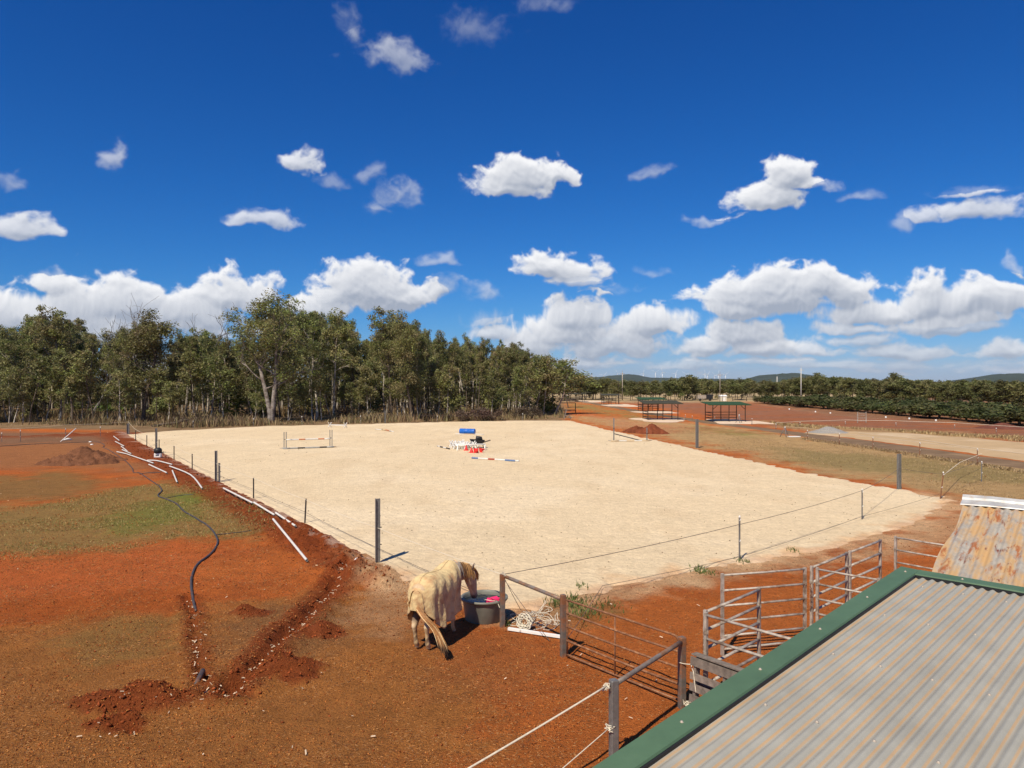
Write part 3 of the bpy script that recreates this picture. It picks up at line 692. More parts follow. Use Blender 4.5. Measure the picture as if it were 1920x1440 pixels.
def inpoly(n, pts, f=None, lo=.4):
    Wp = np.array(W(pts)); out = []
    x = rng.uniform(Wp[:, 0].min(), Wp[:, 0].max(), n); y = rng.uniform(Wp[:, 1].min(), Wp[:, 1].max(), n)
    k = poly_sd(x, y, [tuple(p) for p in Wp]) < 0
    if f: k &= fbm(x, y, f, 3, 700) > lo+.2*rng.random(n)
    return x[k], y[k]
def tint(n, cols): 
    c_ = np.array(cols)[rng.integers(0, len(cols), n)]; return c_*(.65+.7*rng.random((n, 1)))
# short turf on the left yard and the dry paddock right of the arena
x, y = inpoly(70000, [(-60,960),(60,948),(200,920),(330,902),(420,920),(500,965),(520,1000),(420,1010),(340,1005),(250,1030),(140,1040),(-60,1055)], .5, .36)
blades('yard_turf', x, y, .02+.06*rng.random(len(x))**1.5, tint(len(x), [(.27, .20, .06), (.19, .18, .045), (.42, .29, .12)]), 'short patchy green and straw turf on the left yard', .8, .013)
x, y = inpoly(60000, [(1160,803),(1330,800),(1500,820),(1920,880),(2000,905),(1990,960),(1800,925),(1500,872),(1330,835)], .3, .36)
blades('paddock_turf', x, y, .02+.05*rng.random(len(x)), tint(len(x), [(.40, .28, .13), (.30, .22, .085), (.46, .33, .17)]), 'dry grass on the paddock right of the arena', .9, .022)
x, y = inpoly(26000, [(1440,792),(1560,801),(1920,819),(2300,842),(2300,852),(1920,829),(1700,811),(1560,806),(1480,804)], .25, .38)
blades('verge_grass', x, y, .10+.22*rng.random(len(x)), tint(len(x), [(.45, .33, .16), (.38, .26, .12)]), 'tall straw coloured grass along the tan road', .5, .05)
x, y = inpoly(9000, [(1500,824),(1600,838),(1750,862),(1960,893),(1960,888),(1750,856),(1600,833),(1510,821)])
blades('track_edge_grass', x, y, .06+.10*rng.random(len(x)), tint(len(x), [(.42, .31, .16), (.32, .24, .11)]), 'pale grass along the near edge of the dirt track', .6, .04)
# tall dead grass under the trees
x, y = inpoly(110000, [(-400,800),(0,797),(240,798),(340,803),(500,798),(760,792),(1000,787),(1062,783),(1050,768),(700,772),(-400,778)], .18, .28)
k = (arena_sd(x, y) > 1.0); x, y = x[k], y[k]
blades('forest_grass', x, y, (.20+.75*rng.random(len(x))**1.3)*(.25+1.4*sst(.3, .7, fbm(x, y, .22, 3, 720))), tint(len(x), [(.36, .26, .14), (.28, .19, .10), (.20, .12, .07), (.24, .20, .09)]), 'tall dead grass under the edge of the wood', .4, .05)
# a few green tufts
tx, ty = [], []
for (px, py, r_, n) in [(1040,1132,.22,90),(1075,1128,.28,160),(1100,1150,.35,150),(1312,1071,.16,90),(1080,1140,.25,120),(1390,1053,.15,40),(1488,1035,.14,40),(1330,1075,.2,40),(950,1172,.1,50),(1090,1105,.15,30),(1140,1135,.3,60)]:
    g = G(px, py); tx += list(g.x+rng.normal(size=n)*r_*.6); ty += list(g.y+rng.normal(size=n)*r_*.9)
x, y = np.array(tx), np.array(ty)
blades('green_tufts', x, y, .05+.10*rng.random(len(x)), tint(len(x), [(.10, .15, .035), (.16, .18, .05)]), 'small green grass tufts along the near edge of the sand', .6, .012, lambda a, b: np.maximum(H(a, b), Hs(a, b)))

# ------------------------------------------------------------------ trees
def leaf_cards(centres, radii, n_each, size, cols, r_, droop=.5, flat=.75):
    """many small bent leaf sprays spread through clumps; returns vertices, quads, colours"""
    Vs, Cs = [], []
    for c_, ra, n in zip(centres, radii, n_each):
        p = r_.normal(size=(n, 3)); p /= np.linalg.norm(p, axis=1)[:, None]; p *= (r_.random((n, 1))**.45)*ra; p[:, 2] *= flat
        p += np.array(c_)
        a = r_.random(n)*6.28; d = np.stack([np.cos(a), np.sin(a), -droop-(r_.random(n)-.4)*1.2], -1); d /= np.linalg.norm(d, axis=1)[:, None]
        q = r_.normal(size=(n, 3)); s_ = np.cross(d, q); s_ /= np.linalg.norm(s_, axis=1)[:, None]+1e-9
        L = size*(.6+.9*r_.random((n, 1))); wd = L*(.32+.2*r_.random((n, 1)))
        nrm = np.cross(d, s_)
        V = np.stack([p-d*L*.5, p+s_*wd*.5+nrm*wd*.15, p+d*L*.5, p-s_*wd*.5+nrm*wd*.15], 1)
        base = np.array(cols)[r_.integers(0, len(cols))]
        col = base[None]*(.72+.56*r_.random((n, 1)))
        Vs.append(V.reshape(-1, 3)); Cs.append(np.repeat(col, 4, axis=0))
    V = np.concatenate(Vs); C_ = np.concatenate(Cs); Q = np.arange(len(V)).reshape(-1, 4); return V, Q, C_
EUC = [(.200, .208, .072), (.230, .220, .086), (.165, .182, .068), (.255, .225, .098), (.180, .210, .056)]
def tree_proto(seed, Ht, base, spread, clump, n_leaf, lean=.0, thick=1., nl=9, size=.27, cols=EUC, fork=False, dense=1.):
    """trunk with limbs and a crown of leaf clumps, base at the origin; returns (trunk mesh, crown mesh)"""
    r_ = np.random.default_rng(seed); mb = MB(); cen, rad = [], []
    def limb(p, d, L, r0, depth):
        pts = [Vector(p)]; d = Vector(d).normalized(); n = 5
        for i in range(n):
            d = (d + Vector(r_.normal(size=3))*.20 + Vector((0, 0, .10))).normalized(); pts.append(pts[-1]+d*(L/n))
        mb.tube(pts, [r0*(1-.75*i/n) for i in range(n+1)], 5 if depth else 7, False)
        if depth < 2:
            for j in range(3 if depth == 0 else 2):
                q = pts[2+j if depth == 0 else 3+j % 2]; dd = (d + Vector(r_.normal(size=3))*.75).normalized()
                limb(q, dd, L*(.55+.2*r_.random()), r0*.5, depth+1)
        if depth > 0 or r_.random() < .6:
            cen.append(tuple(pts[-1])); rad.append(clump*(.6+.6*r_.random()))
            if r_.random() < .55*dense: cen.append(tuple(pts[-3]+Vector(r_.normal(size=3))*.3)); rad.append(clump*(.5+.5*r_.random()))
    def stem(d0, top, r0):
        p = Vector((0, 0, -.3)); pts = [p.copy()]; n = 9; d = Vector(d0).normalized()
        for i in range(n):
            d = (d + Vector(r_.normal(size=3))*.07 + Vector((0, 0, .06))).normalized(); p = p + d*((top+.3)/n); pts.append(p.copy())
        mb.tube(pts, [r0*(1.25 if i == 0 else 1)*(1-.72*i/n) for i in range(n+1)], 9, False)
        for j in range(nl):
            t = base + (1-base)*((j+.5*r_.random())/nl); f = t*n; i = min(int(f), n-1); q = pts[i].lerp(pts[i+1], f-i)
            a = j*2.4+r_.random()*1.2; up = .35+.9*t
            L = spread*(.65+.5*r_.random())*(1.0-.50*abs(t-.55)/.5 if t > .3 else .8)
            limb(q, (math.cos(a), math.sin(a), up), L, r0*(.42-.2*t), 0 if L > 1.2 else 1)
        cen.append(tuple(pts[-1])); rad.append(clump)
    r0 = Ht*.0125*thick
    if fork:
        stem((-.12, .02, 1), Ht*.80, r0); stem((.14, .0, 1), Ht*.84, r0*1.05)
    else: stem((lean, .3*lean, 1), Ht*.86, r0)
    w_ = np.array(rad)**2; ne = np.maximum(4, (n_leaf*w_/w_.sum())).astype(int)
    V, Q, C_ = leaf_cards(cen, rad, ne, size, cols, r_)
    sc = Ht/max(V[:, 2].max(), .1)
    V = V*np.array([1, 1, sc]); mb.V = [(v[0], v[1], v[2]*sc) for v in mb.V]
    return mb, (V, Q, C_)
def make_protos(specs, barks):
    out = []
    for i, s_ in enumerate(specs):
        mb, (V, Q, C_) = tree_proto(**s_)
        out.append((mb.mesh('trunk', barks[i % len(barks)]), np_mesh('crown', V, Q, M['leaf'], C_), s_['Ht']))
    return out
BARKS = [M['palebark'], M['palebark'], M['bark'], M['palebark'], M['palebark']]
TALL = make_protos([dict(seed=10+i, Ht=14., base=[.48,.54,.44,.58,.50,.46,.56,.46][i], spread=[3.1,2.5,3.4,2.1,2.8,3.2,2.3,3.0][i], clump=[.66,.58,.70,.55,.62,.68,.58,.64][i], n_leaf=[6200,5200,6600,4400,5600,6400,4800,6000][i],
                         lean=[.05,-.08,.0,.1,-.03,.06,0,-.1][i], nl=[12,11,13,10,11,12,11,12][i]) for i in range(8)], BARKS)
SLIM = make_protos([dict(seed=40+i, Ht=8., base=[.42,.50,.36,.45,.52][i], spread=[1.4,1.2,1.6,1.3,1.0][i], clump=[.66,.58,.7,.62,.56][i], n_leaf=[1700,1400,1900,1500,1200][i], thick=.75, nl=8, size=.25,
                         lean=[.06,-.1,.12,0,.05][i]) for i in range(5)], [M['palebark'], M['bark'], M['palebark']])
def plant(name, proto, x, y, h, label, cat='tree', group=None, rz=None, wide=1.0):
    t = thing(name, label, cat, (x, y, H(np.array([x]), np.array([y]))[0]), random.random()*6.28 if rz is None else rz, group)
    s_ = h/proto[2]; t.scale = (s_*wide, s_*wide, s_)
    link('trunk', proto[0], t); link('crown', proto[1], t); return t
def prof(px):
    return float(np.interp(px, [-400,0,50,110,150,200,230,270,330,380,420,480,520,560,600,640,660,690,720,760,790,820,870,900,950,990,1020,1045,1060,1080],
                               [600,602,590,578,600,615,608,585,612,608,622,615,560,562,575,590,605,640,590,585,605,625,614,628,634,646,664,690,700,712]))
def front(px): return float(np.interp(px, [-400,0,240,500,760,950,1045,1060], [796,793,791,789,785,781,777,772]))
def tree_at(px, py, ytop, proto, label, group=None, wide=1., rz=None, name='gum_tree'):
    g = G(px, py); h = CAM_H + (HZ-ytop)*g.y/FPX
    return plant(name, proto, g.x, g.y, max(h, 3.), label, 'tree', group, rz, wide)
M['greybark'] = mat('grey_bark', (.27, .235, .20), .95, 0, .35, 3, col2=(.13, .10, .08), c2scale=2.0, c2lo=.42, c2hi=.62)
# trees one can single out
BIG = make_protos([dict(seed=77, Ht=15.5, base=.34, spread=5.0, clump=1.0, n_leaf=12500, fork=True, thick=1.45, nl=8)], [M['greybark']])[0]
DOME = make_protos([dict(seed=81, Ht=14.5, base=.28, spread=3.6, clump=1.15, n_leaf=12000, thick=1.4, nl=12)], [M['bark']])[0]
tree_at(508, 792, 543, BIG, 'tallest tree of the wood, two pale leaning trunks from one base', None, 1.08, 0)
tree_at(268, 790, 574, DOME, 'dense rounded tree with dead sticks above it behind the arena left corner', None, 1.05, .4)
tree_at(735, 785, 573, TALL[2], 'tall pale trunked tree with an open top right of centre in the wood', None, .9, 1.0)
tree_at(772, 787, 580, DOME, 'tall dense dark tree beside the open topped tree in the wood', None, .72, 2.2)
tree_at(625, 784, 578, TALL[0], 'tree with high feathery branches just right of the tallest tree', None, 1.0, 2.0)
tree_at(112, 788, 572, TALL[5], 'tall tree with tufted top near the left edge of the wood', None, .9, 3.0)
tree_at(1040, 777, 668, SLIM[2], 'last leaning tree at the right hand end of the wood', None, 1.9, .5)
tree_at(1066, 765, 672, SLIM[4], 'slim thin crowned tree standing alone past the end of the wood', None, 1.3, 2.5)
def dead_tree(px, py, ytop, seed, label, spread=.55):
    g = G(px, py); h = CAM_H+(HZ-ytop)*g.y/FPX; r_ = np.random.default_rng(seed); mb = MB()
    def grow(p, d, L, r0, k):
        pts = [Vector(p)]; d = Vector(d).normalized()
        for i in range(5): d = (d+Vector(r_.normal(size=3))*.16+Vector((0, 0, .05))).normalized(); pts.append(pts[-1]+d*L/5)
        mb.tube(pts, [max(r0*(1-.6*i/5), .018) for i in range(6)], 5, False)
        if k: 
            for j in range(4 if k > 1 else 3): grow(pts[2+j % 4], (d+Vector(r_.normal(size=3))*spread), L*(.5+.25*r_.random()), r0*.5, k-1)
    grow((0, 0, -.2), (0, 0, 1), h*.62, .20, 3)
    sc = h/max(v[2] for v in mb.V); mb.V = [(v[0], v[1], v[2]*sc) for v in mb.V]
    t = thing('dead_tree', label, 'tree', (g.x, g.y, 0)); link('trunk', mb.mesh('trunk', M['deadwood']), t)
dead_tree(402, 777, 572, 5, 'bare dead tree with forked black branches against the white cloud')
dead_tree(470, 776, 568, 9, 'bare grey dead tree with many fine twigs left of the tallest tree', .7)
dead_tree(275, 782, 543, 14, 'dead stick topped trunk rising out of the dense rounded tree', .45)
dead_tree(172, 783, 590, 21, 'thin leafless tree leaning among the trees near the left edge', .6)
# the rest of the wood
r_ = np.random.default_rng(3)
GRP = 'trees of the wood behind the arena'
def where(px):
    for lim, txt in ((60, 'at the left edge of the picture'), (200, 'beyond the brown dirt heap'), (320, 'behind the far left arena corner'), (450, 'left of the tallest tree'), (600, 'around the tallest tree'), (700, 'behind the low white jump'), (800, 'behind the grey far edge post'), (930, 'behind the blue drum')):
        if px < lim: return txt
    return 'at the right hand end of the wood'
def row(dp): return 'front row' if dp < 9 else 'middle' if dp < 28 else 'back'
n = 0
while n < 250:
    px = r_.uniform(-260, 1040); depth = r_.random()**1.15*62; y0 = G(px, front(px)).y; y = y0+2+depth
    x = (px-960)/FPX*y
    if x > 8.5+.02*y: continue
    yt = prof(px)+abs(r_.normal())*18+2; h = CAM_H+(HZ-yt)*y/FPX
    if h < 6: continue
    i = int(r_.integers(0, 8)); plant('gum_tree', TALL[i], x, y, h, ('pale' if BARKS[i % 5] is M['palebark'] else 'dark')+' gum tree, wood '+row(depth)+', '+where(px), 'tree', GRP, None, .55+.38*r_.random()); n += 1
GRP2 = 'slender saplings along the edge of the wood'
for k in range(190):
    px = r_.uniform(-200, 1045); y0 = G(px, front(px)).y; y = y0+r_.random()**1.6*26-1.5; x = (px-960)/FPX*y
    h = r_.uniform(4.0, 9.5)
    plant('sapling', SLIM[int(r_.integers(0, 5))], x, y, h, 'slender sapling '+where(px)+(', near the dead grass edge' if y-y0 < 4 else ', between larger trunks'), 'sapling', GRP2, None, .85+.5*r_.random())
# shade and leaves deep inside the wood, one uncountable mass
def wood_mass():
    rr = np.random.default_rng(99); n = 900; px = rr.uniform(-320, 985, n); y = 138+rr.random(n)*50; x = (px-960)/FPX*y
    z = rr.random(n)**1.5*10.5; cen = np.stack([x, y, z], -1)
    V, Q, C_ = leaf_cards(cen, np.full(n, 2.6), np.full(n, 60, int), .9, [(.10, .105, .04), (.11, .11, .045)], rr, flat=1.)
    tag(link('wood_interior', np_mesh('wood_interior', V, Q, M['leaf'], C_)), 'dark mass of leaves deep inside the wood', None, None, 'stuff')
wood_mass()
# low shrubs at the foot of the wood
def shrub_proto(seed, n=700, cols=EUC, h=1.3, wd=1.2, size=.22, clumps=9, ra=.5):
    rr = np.random.default_rng(seed); cen = np.c_[rr.normal(size=(clumps, 2))*wd*.45, rr.random(clumps)*h*.75+.25*h]
    V, Q, C_ = leaf_cards(cen, np.full(clumps, ra), np.full(clumps, n//clumps, int), size, cols, rr, flat=.9)
    V[:, 2] = np.maximum(V[:, 2], .0); mb = MB()
    for c_ in cen: mb.tube([(0, 0, -.1), (c_[0]*.5, c_[1]*.5, c_[2]*.5), tuple(c_)], [.03, .02, .008], 4, False)
    return mb.mesh('stem', M['bark']), np_mesh('foliage', V, Q, M['leaf'], C_), h+.3
SHR = [shrub_proto(200), shrub_proto(201, cols=[(.11, .15, .03), (.09, .13, .03)]), shrub_proto(202, cols=[(.13, .09, .06), (.11, .08, .05)])]
def shrub(px, py, h, k, label, group=None):
    g = G(px, py); t = thing('shrub', label, 'shrub', (g.x, g.y, H(np.array([g.x]), np.array([g.y]))[0]), random.random()*6, group); p = SHR[k]
    t.scale = (h/p[2]*1.2,)*2+(h/p[2],); link('stem', p[0], t); link('foliage', p[1], t)
shrub(480, 783, 4.2, 1, 'bright green leafy shrub left of the tall double trunks')
for px, py, h in [(640,786,1.6),(870,789,1.5),(905,789,1.8),(925,788,1.5),(985,785,1.9),(360,799,1.2),(390,797,1.4),(330,797,1.0),(800,790,1.2),(835,789,1.0),(1000,783,1.6),(565,791,1.1),(440,795,1.0)]:
    shrub(px, py, h, 2, 'low brown shrub in the dead grass below the wood', 'brown shrubs below the wood')
for px, py, h in [(205,781,2.6),(300,783,3.0),(60,784,2.2),(590,781,3.2),(700,780,2.8),(850,780,3.5),(930,777,3.4),(1015,776,3.2),(140,781,2.5)]:
    shrub(px, py, h, 1 if px % 2 else 0, 'green understorey shrub between the trunks of the wood', 'understorey shrubs')

# far tree line on the right: one mesh each, too small to show parts
FAR = []
for i in range(5):
    mb, (V, Q, C_) = tree_proto(300+i, 8., .30, 2.2, .85, 2200, nl=8, size=.45, cols=[(.175, .185, .062), (.20, .195, .075), (.15, .165, .055)])
    nv = len(mb.V); Vt = np.array(mb.V); me = bpy.data.meshes.new('far_gum'); vs = [tuple(v) for v in mb.V]+[tuple(v) for v in V]
    me.from_pydata(vs, [], list(mb.F)+[tuple(q+nv) for q in Q]); me.materials.append(M['bark']); me.materials.append(M['leaf'])
    me.polygons.foreach_set('material_index', [0]*len(mb.F)+[1]*len(Q))
    a = me.color_attributes.new('Col', 'FLOAT_COLOR', 'POINT'); a.data.foreach_set('color', np.c_[np.r_[np.ones((nv, 3))*.1, C_], np.ones(len(vs))].astype(np.float32).ravel())
    me.update(); FAR.append(me)
r_ = np.random.default_rng(17)
def ftop(px): return float(np.interp(px, [1040,1080,1110,1180,1240,1290,1300,1340,1400,1450,1500,1540,1620,1680,1760,1850,1960],[690,700,706,713,712,705,706,713,708,712,706,704,709,708,712,711,714]))
def far_where(px):
    for lim, txt in ((1120, 'just past the end of the wood'), (1200, 'behind the small far shelter'), (1300, 'above the dark roofed shelter'), (1400, 'behind the trailer and tiny shed'), (1500, 'left of the tall pale pole'), (1620, 'right of the tall pale pole'), (1760, 'around the domed tree')):
        if px < lim: return txt
    return 'at the right edge of the picture'
for k in range(200):
    px = 1045+ (k+r_.random())/200*960; y = (196 if px < 1430 else min(196, 80/((px-960)/FPX)))+r_.random()**1.4*(75 if px < 1430 else 55); x = (px-960)/FPX*y
    yt = ftop(px)+abs(r_.normal())*4.5-1.5; h = max(CAM_H+(HZ-yt)*y/FPX, 3.8)
    o = tag(link('far_tree', FAR[k % 5], None, (x, y, 0)), ('near' if y < 220 else 'rear')+' tree of the far line '+far_where(px), 'tree', 'far tree line')
    o.rotation_euler = (0, 0, r_.random()*6.28); s_ = h/8.; o.scale = (s_*1.35, s_*1.35, s_)
for (px, yt, lab) in [(1670, 697, 'domed tree standing above the far tree line behind the orchard'), (1288, 701, 'dark tree standing above the far tree line left of the white shed'), (1527, 697, 'pair of taller trees beside the tall pale pole in the far line')]:
    y = 200. if px < 1430 else 84/((px-960)/FPX); x = (px-960)/FPX*y; h = CAM_H+(HZ-yt)*y/FPX; o = tag(link('far_tree', FAR[2], None, (x, y, 0)), lab, 'tree'); o.scale = (h/8*1.3, h/8*1.3, h/8)
# orchard rows
ORCH = []
for i in range(3):
    rr = np.random.default_rng(350+i); nC = 26; p = rr.normal(size=(nC, 3)); p /= np.linalg.norm(p, axis=1)[:, None]; p[:, 2] = np.abs(p[:, 2]); cen = p*np.array([1.65, 1.65, 1.55])*(.55+.45*rr.random((nC, 1)))+np.array([0, 0, 1.0])
    V, Q, C_ = leaf_cards(cen, np.full(nC, .85), np.full(nC, 75, int), .40, [(.075, .092, .028), (.095, .108, .032), (.06, .078, .026), (.115, .112, .04)], rr, flat=.8)
    V[:, 2] = np.maximum(V[:, 2], .25); mb = MB(); mb.tube([(0, 0, -.2), (.05, 0, .6), (0, .05, 1.4)], [.13, .11, .07], 7)
    nv = len(mb.V); vs = [tuple(v) for v in mb.V]+[tuple(v) for v in V]; me = bpy.data.meshes.new('mango'); me.from_pydata(vs, [], list(mb.F)+[tuple(q+nv) for q in Q])
    me.materials.append(M['bark']); me.materials.append(M['mango']); me.polygons.foreach_set('material_index', [0]*len(mb.F)+[1]*len(Q))
    a = me.color_attributes.new('Col', 'FLOAT_COLOR', 'POINT'); a.data.foreach_set('color', np.c_[np.r_[np.ones((nv, 3))*.1, C_], np.ones(len(vs))].astype(np.float32).ravel()); me.update(); ORCH.append(me)
for row_i in range(3):
    for k in range(25):
        y = 76+k*4.0+r_.normal()*.4; x = 58.5+row_i*6.2+r_.normal()*.5
        if x/y > .80 or x/y < .0: continue
        o = tag(link('orchard_tree', ORCH[int(r_.integers(0, 3))], None, (x, y, 0)), 'front row rounded orchard tree facing the paddock' if row_i == 0 else 'rounded orchard tree in row '+['','two','three','four','five','six','seven'][row_i]+' counted from the paddock', 'fruit tree', 'front row of the orchard' if row_i == 0 else 'orchard rows behind')
        o.rotation_euler = (0, 0, r_.random()*6.28); q = .95+.25*r_.random(); q2 = .85+.35*r_.random(); o.scale = (q*1.12*q2, q*1.12*q2, q*(.60 if row_i < 2 else .66)*(.85+.3*r_.random()))

# ------------------------------------------------------------------ near shed roof
C0 = Vector((3.137, 5.974, 3.50)); U = Vector((.712, .702, .049)).normalized(); Vv = Vector((.702, -.712, 0)).normalized(); N = Vv.cross(U).normalized()
def RP(u, v, n=0.): return C0 + U*u + Vv*v + N*n
shed = thing('stable_shed', 'corrugated grey shed roof with wide green edge flashing in the foreground', 'shed', (C0.x, C0.y, 0))
PITCH, AMP = .0665, .0078
def corr_sheet(v0, npit, u0, u1, n0, name, parent, seed):
    rr = np.random.default_rng(seed); gs = .315*(.94+.12*rr.random()); ns = npit*18+1; nu = 10; V, C_ = [], []
    for j in range(nu):
        u = u0+(u1-u0)*j/(nu-1)
        for i in range(ns):
            v = v0+i*PITCH/18; ph = 2*math.pi*v/PITCH; h = AMP*math.cos(ph)
            V.append(tuple(RP(u, v, n0+h)-parent.location))
            d = (1 if math.cos(ph-2.4) > .86 else 0)*.85 + .08*max(0, -math.cos(ph))
            d = min(1, d*(.75+.5*rr.random())); g = gs*(.97+.06*rr.random())
            C_.append((g*1.03*(1-d)+.43*d, g*1.0*(1-d)+.29*d, g*.85*(1-d)+.16*d))
    i = np.arange(nu*ns).reshape(nu, ns); Q = np.stack([i[:-1, :-1], i[:-1, 1:], i[1:, 1:], i[1:, :-1]], -1).reshape(-1, 4)
    return link(name, np_mesh(name, np.array(V), Q, M['roofsheet'], np.array(C_), True), parent)
v0 = .125
for k in range(6):
    corr_sheet(v0+k*PITCH*9, 10, -5.2, -.10, -.02+.0018*(k % 2), 'roof_sheet', shed, k)
# green flashings: a folded strip with a lip
def flashing(name, fn, L0, L1, prof, parent, material):
    mb = MB(); vs, fs = [], []; n = 8; k = len(prof)
    for j in range(n+1):
        t = L0+(L1-L0)*j/n
        for (a, b) in prof: vs.append(fn(t, a, b + .0015*math.sin(t*7+a*30)))
    for j in range(n):
        for i in range(k-1): fs.append((j*k+i, (j+1)*k+i, (j+1)*k+i+1, j*k+i+1))
    mb.add(vs, fs); o = mb.build(name, material, parent)
    s_ = o.modifiers.new('solid', 'SOLIDIFY'); s_.thickness = .003; s_.offset = -1; return o
pr = [(.140, -.003), (.135, .008), (.0, .012), (-.004, .0), (-.006, -.20), (.012, -.21)]
flashing('edge_flashing', lambda t, a, b: RP(t, a, b), -5.25, .004, pr, shed, M['green'])
pr2 = [(.115, -.003), (.11, .006), (.0, .009), (-.004, -.002), (-.006, -.16)]
flashing('edge_flashing', lambda t, a, b: RP(-a, t, b), .138, 3.7, pr2, shed, M['green'])
mb = MB(); mb.bar(RP(-5.2, .143, -.016), RP(-.10, .143, -.016), .014, .024, N); mb.bar(RP(-.122, .14, -.016), RP(-.122, 3.7, -.016), .02, .022, N)
mb.build('foam_strip', M['black'], shed)
# screws
sm = MB(); sm.lathe([(0.0, .008), (.006, .008), (.006, .003), (.009, .0025), (.010, 0)], 8); sme = sm.mesh('screw', M['galv'])
q = Matrix((U, Vv.cross(U).cross(U).normalized(), N)).transposed()
rot = N.to_track_quat('Z', 'Y').to_euler()
def screw(u, v, n):
    o = link('screw', sme, shed, RP(u, v, n)-shed.location); o.rotation_euler = rot
for r0 in (-.36, -1.15, -2.0, -2.85, -3.7, -4.5):
    for k in range(2, 44, 4):
        v = round((v0+k*PITCH)/PITCH)*PITCH
        if v < 3.5: screw(r0+.02*math.sin(k*3.1), v, -.02+AMP)
for k in range(8): screw(-.12-.80*k, .07, .009)
for k in range(4): screw(-.055, .45+.85*k, .006)
# shed body under the roof
for (u, v) in ((-.15, .12), (-2.6, .12), (-5.0, .12), (-.15, 3.5), (-5.0, 3.5)):
    p = RP(u, v, -.06); MB().bar((p.x, p.y, -.2), p, .09, .09, (0, 1, 0)).build('post', M['galv'], shed)
for v in (.14, 1.8, 3.5): MB().bar(RP(-5.1, v, -.09), RP(-.1, v, -.09), .06, .10, N).build('roof_beam', M['galv'], shed)
def wall(u0, v0_, u1, v1, name):
    a, b = RP(u0, v0_, -.1), RP(u1, v1, -.1); n = 60; mb = MB(); vs = []
    d = (b-a); nn = Vector((-d.y, d.x, 0)).normalized()
    for i in range(n+1):
        p = a+d*(i/n)+nn*.008*math.cos(i*math.pi); vs += [(p.x, p.y, -.1), tuple(p)]
    mb.add(vs, [(2*i, 2*i+2, 2*i+3, 2*i+1) for i in range(n)], True); mb.build(name, M['galv'], shed)
wall(-5.0, .20, -.2, .20, 'wall_sheet'); wall(-.22, .2, -.22, 3.5, 'wall_sheet')

# ------------------------------------------------------------------ rusty roof behind it
P1, P2 = Vector((3.69, 6.50, 3.354)), Vector((4.77, 7.80, 3.73))
Wd = (P2-P1).normalized(); Qd = Vector((.766, -.643, 0)).normalized(); Nr = Qd.cross(Wd).normalized()
rr_ = thing('rusty_shed', 'old corrugated iron roof streaked with orange rust and a grey ridge cap', 'shed', (P2.x, P2.y, 0))
PR = .0762
def rusty(o0, wdir, nrm, L, name, seed):
    rr = np.random.default_rng(seed); npit = 13
    for s_ in range(3):
        ns = npit*10+1; nu = 14; V, UV = [], []
        for j in range(nu):
            w_ = L*j/(nu-1)
            for i in range(ns):
                q_ = s_*npit*PR*.91+i*PR/10; h = .0095*math.cos(2*math.pi*q_/PR)+.002*(s_ % 2)
                if s_ == 0 and i < 8: h -= .018*(1-i/8)*(1+.8*math.sin(w_*5))
                V.append(tuple(o0+wdir*w_+Qd*(q_ + (.012*math.sin(w_*4+1) if s_ == 0 and i < 3 else 0))+nrm*(h+.004*math.sin(w_*6+s_))-rr_.location)); UV.append((q_, w_))
        i = np.arange(nu*ns).reshape(nu, ns); Q = np.stack([i[:-1, :-1], i[:-1, 1:], i[1:, 1:], i[1:, :-1]], -1).reshape(-1, 4)
        me = np_mesh(name, np.array(V), Q, M['rustsheet'], None, True)
        uv = me.uv_layers.new(name='UVMap'); uv.data.foreach_set('uv', np.array(UV, np.float32)[Q.ravel()].ravel())
        link(name, me, rr_)
rusty(P1-Wd*.6, Wd, Nr, (P2-P1).length+.62, 'roof_sheet', 3)
Wb = Vector((Wd.x, Wd.y, -Wd.z)); Nb = Qd.cross(Wb).normalized(); ridge = P2+Wd*.06
rusty(ridge+Wb*.02, Wb, Nb, 1.4, 'back_roof_sheet', 5)
mb = MB(); prf = [(-.16, .012), (-.155, .020), (-.045, .026), (-.035, .045), (0, .062), (.035, .045), (.045, .024), (.16, .014)]; n = 10; vs, fs = [], []
for j in range(n+1):
    t = -.03+2.5*j/n
    for (a, b) in prf:
        p = ridge + (Wd if a < 0 else Wb)*a + Qd*t + Vector((0, 0, b+.004*math.sin(j*2.2+a*9))); vs.append(p)
k = len(prf)
for j in range(n):
    for i in range(k-1): fs.append((j*k+i, j*k+i+1, (j+1)*k+i+1, (j+1)*k+i))
M['oldzinc'] = mat('old_zinc_cap', (.50, .50, .48), .5, .3, .2, 7, col2=(.42, .34, .26), c2scale=5, c2lo=.5, c2hi=.68)
mb.add(vs, fs, False); o = mb.build('ridge_cap', M['oldzinc'], rr_); s_ = o.modifiers.new('solid', 'SOLIDIFY'); s_.thickness = .003
for p in (P1-Wd*.3+Qd*.12, P1-Wd*.3+Qd*2.1, ridge+Wb*1.2+Qd*.12, ridge+Wb*1.2+Qd*2.1): MB().tube([(p.x, p.y, -.2), (p.x, p.y, p.z-.03)], .05, 8).build('timber_post', M['timber'], rr_)
for q_ in (.12, 2.1):
    MB().bar(P1-Wd*.4+Qd*q_-Nr*.05, ridge+Qd*q_-Nr*.06, .05, .05).build('rafter', M['timber'], rr_); MB().bar(ridge+Qd*q_-Nr*.06, ridge+Wb*1.3+Qd*q_-Nb*.05, .05, .05).build('rafter', M['timber'], rr_)

